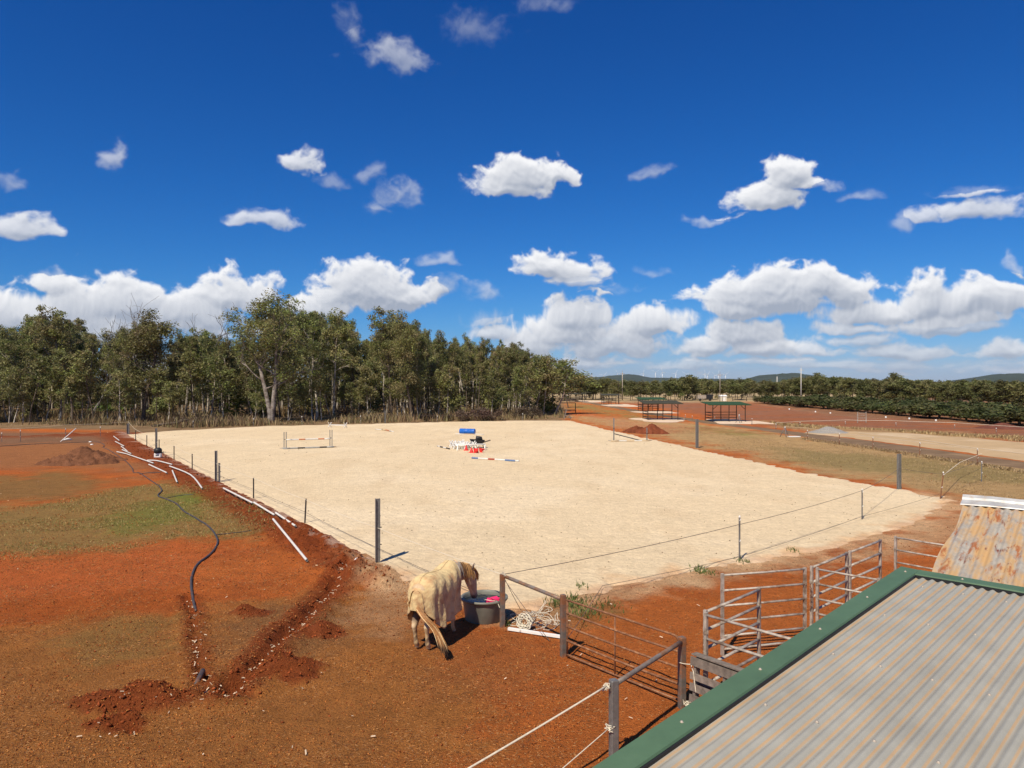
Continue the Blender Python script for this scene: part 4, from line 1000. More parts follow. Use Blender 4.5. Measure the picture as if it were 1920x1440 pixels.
# ------------------------------------------------------------------ gate, strainer posts and yard panels
def ground_z(p): return Z(p.x, p.y)
def sq_post(px, py, top, label, w_=.095, name='gate_post', cap=True, yaw=.35, m_='rustpost'):
    g = G(px, py); t = thing(name, label, 'post', (g.x, g.y, ground_z(g)), yaw)
    mb = MB(); h = top-t.location.z; b_ = w_/2; c_ = b_*.82; ring = [(b_, c_), (c_, b_), (-c_, b_), (-b_, c_), (-b_, -c_), (-c_, -b_), (c_, -b_), (b_, -c_)]
    vs = [(x_, y_, z_) for z_ in (-.35, h-.012) for (x_, y_) in ring]+[(x_*.9, y_*.9, h) for (x_, y_) in ring]
    fs = [(i, (i+1) % 8, (i+1) % 8+8, i+8) for i in range(8)]+[(i+8, (i+1) % 8+8, (i+1) % 8+16, i+16) for i in range(8)]+[tuple(range(16, 24))]
    mb.add(vs, fs); link('post_body', mb.mesh('post_body', M[m_]), t)
    return t
pA = sq_post(942, 1177, 1.09, 'rusty square strainer post standing against the grey water tub')
pB = sq_post(1056, 1232, 1.13, 'square hinge post at the left end of the rusty gate')
pC = sq_post(1279, 1328, 1.09, 'square latch post at the right end of the rusty gate', .10)
gD = G(1151, 1275, 1.10); pD = sq_post(1151, HZ+FPX*5/gD.y, 1.10, 'dark square post nearest the camera with white tape tied on', .105, m_='post')
def ztop(o, z): return Vector((o.location.x, o.location.y, z))
def strainer(a, b, label, r_=.034):
    mb = MB(); o = tag(mb.tube([a.lerp(b, t) for t in np.linspace(0, 1, 6)], r_, 12).build('strainer_rail', M['galv'], None, a), label, 'rail'); o.data.materials[0] = M['rail']
M['rail'] = mat('weathered_round_rail', (.22, .19, .165), .6, .3, .3, 10, col2=(.28, .15, .08), c2scale=4, c2lo=.45, c2hi=.65)
strainer(ztop(pA, 1.04)+Vector((.05, 0, 0)), ztop(pB, 1.05)-Vector((.05, -.03, 0)), 'round rail bracing the tub post to the gate hinge post')
dCD = (ztop(pC, 1)-ztop(pD, 1)).normalized()
strainer(ztop(pD, 1.03)+dCD*.055, ztop(pC, 1.02)-dCD*.055, 'round rail bracing the nearest dark post to the gate latch post')
# the gate
ga, gb = Vector((pB.location.x, pB.location.y, 0)), Vector((pC.location.x, pC.location.y, 0)); gd = (gb-ga).normalized()
gate = thing('farm_gate', 'long rusty five bar pipe gate closed between its two posts', 'gate', ga+gd*.09)
A, B = ga+gd*.09, gb-gd*.085+Vector((.03, .05, 0))
gd2 = (B-A).normalized()
for i, z_ in enumerate((1.055, .82, .575, .32, .07)):
    a, b = A+Vector((0, 0, z_)), B+Vector((0, 0, z_))
    pts = [a.lerp(b, t)+Vector((0, 0, -.012*math.sin(math.pi*t))) for t in np.linspace(0, 1, 8)]
    if i == 0: pts = [a.lerp(b, t) for t in np.linspace(0, .965, 7)]+[b+gd2*-.03+Vector((0, 0, -.02)), b+Vector((0, 0, -.07))]
    MB().tube(pts, .019, 8).build('rail', M['rust'], gate)
for t, r_ in ((0.008, .017), (.47, .014), (1., .019)):
    p = A.lerp(B, t); MB().tube([p+Vector((0, 0, .04)), p+Vector((0, 0, .5)), p+Vector((0, 0, 1.0 if t > .9 else 1.05))], r_, 8).build('stile', M['rust'], gate)

def panel(label, a, b, rails, hgt=1.5, name='yard_panel', mid=False, r_=.021, nopost=()):
    a, b = Vector((a.x, a.y, 0)), Vector((b.x, b.y, 0)); t = thing(name, label, 'fence panel', (a.x, a.y, Z(a.x, a.y)))
    d = (b-a).normalized()
    ends = [p for i, p in enumerate((a+d*.03, b-d*.03)) if i not in nopost] + ([a.lerp(b, .5)] if mid else [])
    for p in ends:
        MB().bar((p.x, p.y, -.02), (p.x, p.y, hgt), .05, .05, (d.x, d.y, 0)).build('upright', M['galv'], t)
    for z_ in rails:
        w_ = .018; mb = MB(); mb.tube([(a+d*.05)+Vector((0, 0, z_)), a.lerp(b, .5)+Vector((0, 0, z_-.004)), (b-d*.05)+Vector((0, 0, z_))], .031, 8, True, .62)
        mb.build('rail', M['galv'], t)
    for p in ends[:2]:
        for z_ in (.35, 1.2): MB().box((p.x, p.y, z_), (.062, .062, .05)).build('lug', M['galv'], t)
    return t
RL = (1.47, 1.19, .91, .63, .36, .12)
a1, b1 = G(1321, 1145, 1.5), G(1425, 1102, 1.5)
panel('galvanised panel running back from the corner beside the pallet', a1, b1, RL[:5]+(.1,))
a2 = a1+Vector((-.02, -.07, 0)); b2 = G(1487, 1194, 1.5); b2 = a2+(Vector((b2.x, b2.y, 0))-Vector((a2.x, a2.y, 0))).normalized()*2.1
panel('galvanised panel from the pallet corner disappearing under the shed roof edge', a2, b2, (1.46, 1.10, .74, .40, .1))
panel('wide galvanised panel seen side on behind the pallet corner', G(1352, 1076, 1.5), G(1512, 1064, 1.5), RL)
a4 = G(1521, 1062, 1.5); m4 = G(1591, 1034, 1.5); b4 = G(1652, 1011, 1.5)
panel('galvanised panel running back from the double upright in the yard', a4, m4-(m4-a4).normalized()*.05, RL)
panel('farthest galvanised panel of the slanting pair below the sand', m4+(m4-a4).normalized()*.05, b4, RL)
a5 = a4+Vector((.06, -.08, 0)); b5 = G(1652, 1085, 1.5)
panel('galvanised panel leaving the double upright towards the shed roof corner', a5, b5, RL)
panel('galvanised panel on its own in front of the rusty roof', G(1677, 1005, 1.5), G(1800, 1024, 1.5), RL)
# latch chain between panels
mb = MB()
for p in (a1, a4):
    for k in range(9): mb.tube([(p.x-.03, p.y-.05, 1.18-.05*k), (p.x-.03+.02*(k % 2), p.y-.055, 1.13-.05*k)], .010, 5)
    tag(mb.build('latch_chain', M['rust'], None, (p.x, p.y, 0)), 'rusty latch chain hanging at the pallet corner panel' if p is a1 else 'rusty latch chain hanging on the double upright', 'chain'); mb = MB()

# pallet on its edge
pt0 = Vector((2.72, 11.16, 0)); pt1 = pt0+Vector((.62, -.785, 0)).normalized()*1.15
pal = thing('wooden_pallet', 'grey weathered wooden pallet standing on edge against the yard panel', 'pallet', (pt0.x, pt0.y, Z(pt0.x, pt0.y)))
d = (pt1-pt0).normalized(); nn = Vector((-d.y, d.x, 0)); lean = Vector((0, 0, 1.06))+nn*.06
def palbar(t0, t1, z0, z1, off, th, name):
    a, b = pt0+d*t0, pt0+d*t1; z = (z0+z1)/2
    MB().bar(a+lean*z+nn*off, b+lean*z+nn*off, th, z1-z0, lean).build(name, M['timber'], pal)
for z0, z1 in ((.02, .13), (.18, .29), (.34, .45), (.50, .60), (.69, .82)): palbar(-.02, 1.15, z0, z1, -.06, .02, 'slat')
for z0, z1 in ((.03, .13), (.34, .44), (.70, .81)): palbar(0, 1.15, z0, z1, .065, .02, 'slat')
for t in (.05, .57, 1.1):
    a = pt0+d*t; MB().bar(a+lean*.02, a+lean*.80, .045, .10, nn).build('stringer', M['timber'], pal)
palbar(-.01, 1.15, .835, .855, .0, .13, 'top_board')

# ropes and tapes at the gate
def rope(name, pts, r_, m_, label, cat='rope', n=6, sag=0., k=10, flat=1.):
    P_ = []
    pts = [Vector(p) for p in pts]
    for a, b in zip(pts[:-1], pts[1:]):
        for j in range(k): t = j/k; P_.append(a.lerp(b, t)+Vector((0, 0, -sag*4*t*(1-t)*(b-a).length)))
    P_.append(pts[-1]); mb = MB(); mb.tube(P_, r_, n, True, flat)
    return tag(mb.build(name, M[m_], None, pts[0]), label, cat)
tD = ztop(pD, 1.05); far1 = G(880, 1440, .93); dd = (far1-tD).normalized()
rope('fence_tape', [tD+Vector((-.09, -.02, -.02)), tD+dd*3.8], .016, 'tape', 'thick pale tape from the nearest dark post to the bottom edge', 'tape', 6, .004, 12, .6)
tE = ztop(pD, .48); far2 = G(1060, 1440, .38); dd = (far2-tE).normalized()
rope('fence_wire', [tE+Vector((-.055, -.02, 0)), tE+dd*3.2], .007, 'tape', 'thin lower cord from the nearest dark post to the bottom edge', 'cord', 6, .003, 12)
def knot(p, label, n=5, s_=.045):
    mb = MB(); rr = np.random.default_rng(int(abs(p.x*1000))); P_ = [p+Vector(rr.normal(size=3))*s_*.6 for _ in range(26)]
    mb.tube(P_, .007, 5); tag(mb.build('rope_knot', M['rope'], None, p), label, 'knot')
knot(tD+Vector((-.10, -.04, -.02)), 'white tape knot at the top of the nearest dark post')
knot(tE+Vector((-.07, -.04, .0)), 'white cord knot halfway down the nearest dark post')
knot(ztop(pC, .10)+Vector((.05, -.08, 0)), 'pale rope knot at the foot of the gate latch post')
c1 = ztop(pC, .72)+Vector((0, -.06, 0))
rope('tie_rope', [c1+Vector((-.06, 0, 0)), c1+Vector((.12, -.02, -.02)), pt0+lean*.62+nn*-.08+d*.05, pt0+lean*.35-nn*.09+d*.12], .007, 'rope', 'white rope tying the latch post to the pallet', 'rope', 6, .05)

# ------------------------------------------------------------------ water tub
tc_ = Vector((-.585, 15.60, 0)); tc_.z = Z(tc_.x, tc_.y)
tub = thing('water_tub', 'big round grey plastic water tub full of dark water', 'tub', tc_)
mb = MB(); prof_ = [(.0, .0), (.385, .0), (.40, .02), (.455, .40), (.462, .43), (.495, .435), (.503, .46), (.495, .482), (.465, .485), (.452, .47), (.44, .42), (.39, .05), (0, .045)]
n = 48; vs, fs = [], []
for (r_, z_) in prof_:
    for k in range(n):
        a = 2*math.pi*k/n; q_ = r_
        if .02 < z_ < .42 and r_ > .39: q_ = r_ - .018*max(0, math.sin(a*6))**2
        vs.append((q_*math.cos(a), q_*math.sin(a), z_))
for i in range(len(prof_)-1):
    for k in range(n): fs.append((i*n+k, i*n+(k+1) % n, (i+1)*n+(k+1) % n, (i+1)*n+k))
mb.add(vs, fs, True); link('tub_shell', mb.mesh('tub_shell', M['tub']), tub)
mb = MB(); mb.lathe([(0.001, .395), (.2, .395), (.434, .395)], 40); link('water', mb.mesh('water', M['water']), tub)
# pink float lying in the tub
pk = thing('pink_scoop', 'bright pink plastic scoop floating in the tub', 'scoop', tc_+Vector((.17, -.10, .37)), .35)
mb = MB(); mb.add([(-.15,-.08,0),(.15,-.09,0),(.15,.09,0),(-.15,.08,0),(-.11,-.06,.10),(.13,-.075,.12),(.13,.075,.12),(-.11,.06,.10)], [(0,3,2,1),(4,5,6,7),(0,1,5,4),(1,2,6,5),(2,3,7,6),(3,0,4,7)])
o = link('scoop_bowl', mb.mesh('scoop_bowl', M['pink']), pk); b_ = o.modifiers.new('b', 'BEVEL'); b_.width = .018; b_.segments = 3
mb = MB(); mb.tube([(.13, 0, .06), (.20, 0, .10), (.26, .0, .09)], [.02, .022, .018], 8); link('handle', mb.mesh('handle', M['pink']), pk)
rope('tub_rope', [tc_+Vector((-.12, -.05, .43)), tc_+Vector((.05, -.22, .47)), tc_+Vector((.28, -.28, .46)), ztop(pA, .42)+Vector((-.055, -.05, 0))], .007, 'rope', 'pale rope tied from the strainer post across the tub', 'rope', 6, .03)
# rope roll, tangle, board
rc = GZ(984, 1182)+Vector((0, 0, .16)); mb = MB(); P_ = []
ax1 = Vector((.93, -.37, .0)).normalized(); ax3 = Vector((0.05, .30, .95)).normalized(); ax2 = ax1.cross(ax3).normalized()
for k in range(520):
    a = k*.24; r_ = .165-.10*((k*.0019*1.0) % 1.0)+.010*math.sin(k*1.7); P_.append(rc+(ax1*math.cos(a)+ax3*math.sin(a))*r_+ax2*(.055*math.sin(k*.043)+.006*math.sin(k*2.3)))
mb.tube(P_, .0085, 5); tag(mb.build('rope_roll', M['rope'], None, GZ(984, 1182)), 'thick round roll of white rope on the ground beside the tub', 'rope roll')
def tangle(c_, n, sx, sy, sz, seed, r_, label):
    rr = np.random.default_rng(seed); P_ = []; p = np.zeros(3); v_ = rr.normal(size=3)*.02
    for k in range(n):
        v_ = v_*.92+rr.normal(size=3)*.016-p*np.array([.010, .010, .012]); p = p+v_
        P_.append(c_+Vector((p[0]*sx, p[1]*sy, abs(p[2])*sz+.01)))
    mb = MB(); mb.tube(P_, r_, 4); tag(mb.build('rope_tangle', M['rope'], None, c_), label, 'rope')
tangle(GZ(1005, 1168), 420, .62, .62, .35, 4, .006, 'loose tangle of thin white cord behind the rope roll')
tangle(GZ(1024, 1172), 160, .75, .5, .2, 8, .006, 'loose end loops of white cord on the ground toward the gate')
a, b = GZ(953, 1184), GZ(1052, 1199); mb = MB(); mb.bar(a+Vector((0, 0, .045)), b+Vector((0, 0, .045)), .06, .05)
tag(mb.build('white_batten', M['white'], None, a), 'long white batten on the ground between tub and gate', 'batten')
def frayed(a, b, label):
    rope('stay_wire', [a, b], .006, 'wire', label, 'wire', 5, .01)
frayed(ztop(pA, .98)+Vector((.04, -.03, 0)), GZ(1030, 1205)+Vector((0, 0, .02)), 'dark stay wire slanting from the tub post to the ground')
frayed(ztop(pA, .98)+Vector((.05, .02, 0)), GZ(977, 1150)+Vector((0, 0, .06)), 'short loose dark rope hanging from the tub post')
knot(ztop(pA, 1.09)+Vector((0, -.03, .0)), 'grey rope knot wrapped round the top of the tub post', s_=.05)

# ------------------------------------------------------------------ arena fence
def ibeam(px, py, ytop, label, w_=.11, yaw=.3, cap=True):
    g = GZ(px, py); h = CAM_H-(ytop-HZ)*g.y/FPX-g.z; t = thing('steel_post', label, 'post', g, yaw); mb = MB()
    for s_ in (-1, 1): mb.box((s_*w_*.5, 0, h/2-.15), (.014, w_, h+.3))
    mb.box((0, 0, h/2-.15), (w_-.016, .012, h+.298)); link('post_section', mb.mesh('post_section', M['post']), t)
    for z_ in (h*.55, h*.28): link('insulator', MB().tube([(w_*.5, -.02, z_), (w_*.5+.05, -.03, z_)], .014, 6).mesh('insulator', M['black']), t)
    return t
ibeam(708, 1056, 935, 'tall grey steel post at the near left corner of the arena', .115)
ibeam(405, 904, 845, 'tall grey steel post halfway along the left arena side')
ibeam(411, 905, 868, 'shorter steel section bolted beside the middle left arena post', .08)
ibeam(293, 856, 803, 'tall grey steel post above the black and white pump unit')
ibeam(240, 815, 794, 'steel corner post at the far left corner of the arena', .2)
ibeam(1307, 840, 786, 'tall grey steel post on the right arena edge before the shelters', .16)
ibeam(1686, 919, 851, 'tall grey steel post at the near right corner of the arena', .13)
ibeam(722, 793.5, 770, 'grey steel post in the middle of the far arena edge', .13)
def picket(px, py, ytop, label, group=None, m_='picket', w_=.016, white=False, lean=0., name='fence_picket'):
    g = GZ(px, py); h = max(.3, CAM_H-(ytop-HZ)*g.y/FPX-g.z); t = thing(name, label, 'picket', g, 0, group); mb = MB()
    w2 = w_*(1+g.y*.008)
    for k in range(3):
        a = 2.1*k+.5; mb.box((math.cos(a)*w2*.6+lean*h/2, math.sin(a)*w2*.6, h/2-.1), (w2*1.3, w2*.45, h+.2), Matrix.Rotation(a, 3, 'Z') @ Matrix.Shear('XY', 3, (0, 0)) if False else Matrix.Rotation(lean, 3, 'Y') @ Matrix.Rotation(a, 3, 'Z'))
    link('stake', mb.mesh('stake', M[m_]), t)
    for z_ in (h*.45, h*.93): link('insulator', MB().tube([(0+lean*z_, -.01, z_-.02), (.01+lean*z_, -.04, z_), (.01+lean*z_, -.035, z_+.03)], .013*(1+g.y*.006), 5).mesh('insulator', M['white'] if white else M['black']), t)
    if white:
        mb = MB(); mb.lathe([(0.001, .035), (.02, .03), (.03, 0), (.02, -.03)], 8); o = link('cap', mb.mesh('cap', M['white']), t, (lean*h, 0, h)); o.scale = (.85+g.y*.006,)*3
    return t
for i, (px, py, yt, lab) in enumerate([(254,827,807,'dark picket nearest the far left arena corner'),(275,838,816,'second dark picket from the far left arena corner'),(298,850,824,'dark picket just right of the post with the pump unit'),
        (326,862,836,'dark picket between pump unit and middle left post, farther one'),(360,884,851,'dark picket just before the middle left steel post'),(475,936,896,'dark picket just past the middle left steel post'),(571,982,935,'dark leaning picket nearest the near left steel post')]):
    picket(px, py, yt, lab, None, 'picket', .02, False, .05 if i == 6 else 0)
NP = [picket(1387, 1052, 969, 'thin grey picket with white cap in front of the wide yard panel', None, 'post', .018, True),
      picket(1617, 976, 918, 'thin grey picket with white cap on the near arena edge at right', None, 'post', .018, True),
      picket(1763, 935, 886, 'leaning picket with white cap beside the rusty roof', None, 'rust', .018, True, .12),
      picket(1841, 903, 866, 'white capped picket behind the rusty roof ridge', None, 'post', .018, True)]
for (px, py, yt) in [(362,805,790),(475,799.5,785),(566,797.5,781),(676,795.5,780),(820,791.5,780),(980,789,776)]:
    picket(px, py, yt, 'small white capped stake along the far edge of the arena', 'stakes along the far arena edge', 'post', .012, True)
for (px, py, yt) in [(3,828,812),(38,828,807),(123,822,804),(188,819,801)]:
    picket(px, py, yt, 'white capped stake in the dug row left of the arena', 'stakes in the dug row at left', 'post', .012, True)
for (px, py, yt) in [(1514,824,807),(1574,834,813),(1637,843,820),(1725,855,830),(1833,872,842)]:
    picket(px, py, yt, 'white capped picket along the near side of the dirt track', 'pickets along the dirt track', 'rust', .018, True)
for (px, py, yt) in [(1455,806,795),(1500,800,792),(1285,783,778),(1298,787,780),(1340,787,782),(1410,797,785),(1585,797,791),(1680,799,793),(1790,803,797),(1868,812,803)]:
    picket(px, py, yt, 'small stake of the rope fence across the red paddock', 'stakes of the paddock rope fence', 'rustpost', .016, True)
def line(name, pts, r_, m_, label, cat='tape', sag=.006, flat=1.): return rope(name, pts, r_, m_, label, cat, 5, sag, 6, flat)
def PZ(px, py, z): g = GZ(px, py); return Vector((g.x, g.y, z))
LP = [(240,815,1.25),(254,827,.98),(275,838,.95),(293,856,.95),(326,862,.90),(360,884,.90),(405,904,.92),(475,936,.90),(571,982,.86),(708,1056,.97)]
line('fence_tape', [PZ(*p) for p in LP]+[ztop(pA, 1.08)], .010, 'tape', 'pale electric fence tape along the left side of the arena', 'tape', .004, .7)
line('fence_wire', [PZ(p[0], p[1], .42) for p in LP]+[ztop(pA, .5)], .006, 'wire', 'thin dark lower wire along the left side of the arena', 'wire', .004)
NPt = [Vector((o.location.x, o.location.y, 0)) for o in NP]
line('fence_tape', [ztop(pA, 1.08), NPt[0]+Vector((0, 0, 1.02)), NPt[1]+Vector((0, 0, 1.08)), PZ(1686, 919, 1.0), NPt[2]+Vector((.1, 0, 1.05)), NPt[3]+Vector((0, 0, 1.1))], .009, 'wire', 'brown fence tape across the near side of the arena', 'tape', .006, .8)
line('fence_wire', [ztop(pB, .22), PZ(1130, 1106, .10), PZ(1240, 1085, .12), NPt[0]+Vector((0, 0, .12)), NPt[1]+Vector((0, 0, .15)), NPt[2]+Vector((0, 0, .2))], .006, 'wire', 'thin wire near the ground along the near sand edge', 'wire', .004)
tp = [(1470,820,1.0),(1514,824,1.0),(1574,834,.95),(1637,843,.95),(1725,855,.95),(1833,872,.95)]
line('fence_wire', [PZ(*p) for p in tp], .010, 'tape', 'pale cord along the pickets of the dirt track', 'wire', .003)
line('fence_tape', [PZ(1763,935,1.0)+Vector((.13, 0, 0)), PZ(1800,900,.9), PZ(1841,880,.9)], .014, 'tape', 'bright pale tape slanting up to the track pickets', 'tape', .0, .7)
line('fence_rope', [PZ(1455,806,.75), PZ(1500,800,.6), PZ(1585,797,.6), PZ(1680,799,.6), PZ(1790,803,.6), PZ(1960,815,.6)], .022, 'tape', 'long pale rope fence across the red paddock', 'rope', .002)
line('fence_wire', [PZ(2,828,1.05), PZ(38,828,1.1), PZ(123,822,1.2), PZ(188,819,1.2), PZ(240,815,1.2)], .008, 'tape', 'thin cord along the stakes of the dug row at left', 'wire', .003)
line('fence_wire', [PZ(240,815,1.1), PZ(362,805,.9), PZ(475,799.5,.9), PZ(566,797.5,.95), PZ(676,795.5,.95), PZ(722,793.5,1.0), PZ(820,791.5,.8), PZ(980,789,.8), PZ(1060,787,.9)], .008, 'wire', 'thin wire along the far edge of the arena', 'wire', .003)
line('road_line_tape', [PZ(1610,813,.10), PZ(1700,822,.09), PZ(1800,838,.09), PZ(1920,853,.09), PZ(2100,880,.09)], .035, 'tape', 'pale tape lying along the tan gravel road', 'tape', .0, .3)

# ------------------------------------------------------------------ pipes and hoses on the left
def lay(pts, r_, lift=0.): return [GZ(*p)+Vector((0, 0, r_*.8+lift)) for p in pts]
def smooth_path(P_, k=5):
    out = []
    for i in range(len(P_)-1):
        p0, p1, p2, p3 = P_[max(i-1, 0)], P_[i], P_[i+1], P_[min(i+2, len(P_)-1)]
        for j in range(k):
            t = j/k; out.append(.5*((2*p1)+(p2-p0)*t+(2*p0-5*p1+4*p2-p3)*t*t+(3*p1-p0-3*p2+p3)*t**3))
    out.append(P_[-1]); return out
PIPES = [([(213,821),(224,830)],'white pipe farthest up the bank, first at the far left corner'),([(216,831),(233,840)],'white pipe second from the far left corner'),([(227,840),(239,849)],'short white pipe third from the far left corner'),
 ([(219,849),(237,854)],'white pipe at the left of the crossed bundle'),([(229,846),(246,854)],'white pipe lying across the crossed bundle'),([(235,853),(288,873)],'long thick white pipe leading down from the crossed bundle'),
 ([(276,867),(295,869),(323,877)],'bent white pipe nearest below the pump unit'),([(279,874),(313,891)],'white pipe left of the bent pipe beside the thin hose'),([(318,880),(357,897),(379,922)],'long white pipe kinked in the middle'),
 ([(323,888),(332,910)],'short white pipe lying left of the kinked pipe'),([(419,925),(474,957)],'white pipe on the bank below the middle left post'),([(476,957),(515,974)],'middle one of three white pipes in line on the bank'),
 ([(517,975),(554,994)],'nearest of three white pipes in line on the bank'),([(512,987),(575,1058)],'single straight white pipe nearest the camera on red soil')]
for pts, lab in PIPES:
    P_ = lay(pts, .04, .04); 
    if len(P_) > 2: P_ = smooth_path(P_, 4)
    mb = MB(); n = 10; mb.tube(P_, .036, n, False); mb.tube(P_, .030, n, False)
    tag(mb.build('white_pipe', M['pvc'], None, P_[0]), lab, 'pipe')
def hose(pts, r_, label, m_='poly', name='black_hose', lift=0.):
    P_ = smooth_path(lay(pts, r_, lift), 6); P_ = [Vector((p.x, p.y, max(p.z, Z(p.x, p.y)+r_*.7+lift))) for p in P_]
    mb = MB(); mb.tube(P_, r_, 8); return tag(mb.build(name, M[m_], None, P_[0]), label, 'hose')
hose([(298,912),(303,921),(296,930),(310,936),(330,945),(345,960),(370,975),(395,993),(406,1010),(407,1022),(395,1040),(370,1060),(360,1080),(358,1100),(362,1130),(367,1144)], .030, 'thick black poly pipe winding across the left yard')
hose([(-60,841),(0,837),(60,833),(120,831),(170,829),(188,831),(196,836),(193,839),(205,845),(218,853),(236,866),(248,879),(250,886),(262,888),(285,903),(298,912)], .024, 'thin black hose running past the brown dirt heap')
hose([(406,1003),(430,1001),(472,997)], .014, 'thin black offcut leading right from the thick pipe bend')
hose([(312,934),(335,930),(364,929)], .016, 'thin black branch hose lying on the green turf')
hose([(262,890),(272,888),(302,889)], .02, 'short thin black hose beside the white pipes')
st = GZ(381, 1262); mb = MB(); mb.tube([st+Vector((0, 0, -.05)), st+Vector((.05, -.15, .16)), st+Vector((.08, -.42, .10)), st+Vector((.09, -.62, -.02))], .042, 10)
tag(mb.build('pipe_stub', M['poly'], None, st), 'short stub of dark pipe sticking out of the dug trench', 'pipe')
# pump unit
pg = GZ(296, 861); pu = thing('pump_unit', 'black and white pump unit at the foot of the steel post', 'pump', pg, .2)
mb = MB(); mb.box((0, 0, .14), (.42, .34, .30)); o = case = link('white_case', mb.mesh('white_case', M['white']), pu); b_ = o.modifiers.new('b', 'BEVEL'); b_.width = .05; b_.segments = 3
mb = MB(); mb.lathe([(0.001, .64), (.12, .63), (.22, .56), (.25, .45), (.24, .31), (.16, .285)], 20); hood = link('black_hood', mb.mesh('black_hood', M['black']), pu)
mb = MB(); mb.tube([(.2, -.05, .33), (.30, -.08, .30), (.36, -.1, .36)], .035, 8); link('spout', mb.mesh('spout', M['black']), hood)
mb = MB(); mb.box((0, -.175, .16), (.2, .012, .06)); link('label_plate', mb.mesh('label_plate', M['black']), case)
# leaning white pole at the far left
a = GZ(113, 828); b = PZ(128, 826, 0); b = b+Vector((.3, .6, 1.0)); mb = MB(); mb.tube([a, b], .03, 6); tag(mb.build('leaning_pole', M['white'], None, a), 'white pole leaning over the dug row at far left', 'pole')
a, b = GZ(118, 826), GZ(135, 825); mb = MB(); mb.tube([a+Vector((0, 0, .06)), a.lerp(b, .5)+Vector((0, .1, .12)), b+Vector((0, 0, .05))], [.05, .09, .04], 6); tag(mb.build('feed_sack', M['white'], None, a), 'crumpled white sack on the ground under the leaning pole', 'sack')
# white scraps on the left
for (px, py, lab) in [(169,829,'white scrap on the ground right of the leaning pole'),(172,834,'small white bucket lid beside the black hose'),(672,1090-29,'pale stone lying at the near left arena corner')]:
    g = GZ(px, py); mb = MB(); mb.lathe([(0.001, .07), (.09, .06), (.12, .02), (.10, -.02)], 9); tag(mb.build('scrap', M['white'], None, (0, 0, 0)), lab, 'scrap').location = g
# fallen log at the edge of the wood
g = G(330, 800); mb = MB(); mb.tube([g+Vector((-2.6, -.2, .05)), g+Vector((-1.2, 0, .3)), g+Vector((.2, .1, .42)), g+Vector((.7, .2, .75)), g+Vector((1.3, .2, .7))], [.08, .13, .17, .2, .12], 8)
mb.tube([g+Vector((.1, .1, .42)), g+Vector((-.3, 0, 1.1))], [.1, .04], 6); tag(mb.build('fallen_log', M['bark'], None, g), 'dark fallen log in the grass beyond the far left arena edge', 'log')

# ------------------------------------------------------------------ the horse
HB = Vector((-1.63, 13.88, 0)); HB.z = Z(HB.x, HB.y); HYAW = R(90-22)          # hips over this point, facing 22 degrees right of straight ahead
horse = thing('horse', 'cream horse in a rug drinking from the grey tub, seen from behind', 'horse', HB, HYAW)
def union(parts, voxel, smooth_it):
    """parts: list of (points, radii(x2)) tubes; melted into one continuous surface"""
    mb = MB()
    for pts, rad in parts:
        n = 16; vs, fs = [], []; prev = None; pts = [Vector(p) for p in pts]
        for i, p in enumerate(pts):
            t = (pts[min(i+1, len(pts)-1)]-pts[max(i-1, 0)]).normalized(); u = t.cross(Vector((0, 0, 1)))
            if u.length < .12: u = t.cross(Vector((1, 0, 0)))
            u.normalize()
            if prev is not None and u.dot(prev) < 0: u = -u
            prev = u; v = t.cross(u); ra = rad[i]; ra = ra if isinstance(ra, tuple) else (ra, ra)
            for k in range(n): a = 2*math.pi*k/n; vs.append(p+u*math.cos(a)*ra[0]+v*math.sin(a)*ra[1])
        for i in range(len(pts)-1):
            for k in range(n): fs.append((i*n+k, i*n+(k+1) % n, (i+1)*n+(k+1) % n, (i+1)*n+k))
        fs.append(tuple(reversed(range(n)))); fs.append(tuple((len(pts)-1)*n+k for k in range(n))); mb.add(vs, fs)
    me = mb.mesh('tmp', M['coat']); o = link('tmp', me)
    r_ = o.modifiers.new('r', 'REMESH'); r_.mode = 'VOXEL'; r_.voxel_size = voxel
    s_ = o.modifiers.new('s', 'SMOOTH'); s_.iterations = smooth_it; s_.factor = .5
    dg = bpy.context.evaluated_depsgraph_get(); out = bpy.data.meshes.new_from_object(o.evaluated_get(dg)); bpy.data.objects.remove(o); bpy.data.meshes.remove(me)
    out.polygons.foreach_set('use_smooth', [True]*len(out.polygons)); return out
# local frame: x forward, y left, z up.  (across, upright) radii
body = [([(-.30,0,1.02),(-.24,0,1.03),(-.12,0,1.05),(.08,0,1.06),(.32,0,1.02),(.58,0,.99),(.82,0,1.02),(1.02,0,1.05),(1.15,0,1.05)],
         [(.10,.14),(.19,.23),(.26,.29),(.285,.305),(.285,.305),(.285,.31),(.265,.325),(.215,.29),(.12,.18)]),
        ([(.78,0,1.22),(.94,0,1.26),(1.06,-.04,1.20)], [(.07,.10),(.08,.115),(.07,.12)])]
neck = [([(.98,-.01,1.10),(1.12,-.06,1.13),(1.25,-.12,1.14),(1.36,-.19,1.12),(1.44,-.23,1.07)], [(.15,.26),(.125,.21),(.105,.175),(.09,.145),(.085,.125)])]
head = [([(1.38,-.21,1.13),(1.45,-.235,1.06),(1.53,-.235,.93),(1.61,-.225,.79),(1.68,-.215,.66),(1.72,-.21,.57),(1.745,-.21,.515)], [(.085,.10),(.115,.155),(.112,.165),(.092,.13),(.074,.096),(.074,.088),(.052,.056)])]
legs = []
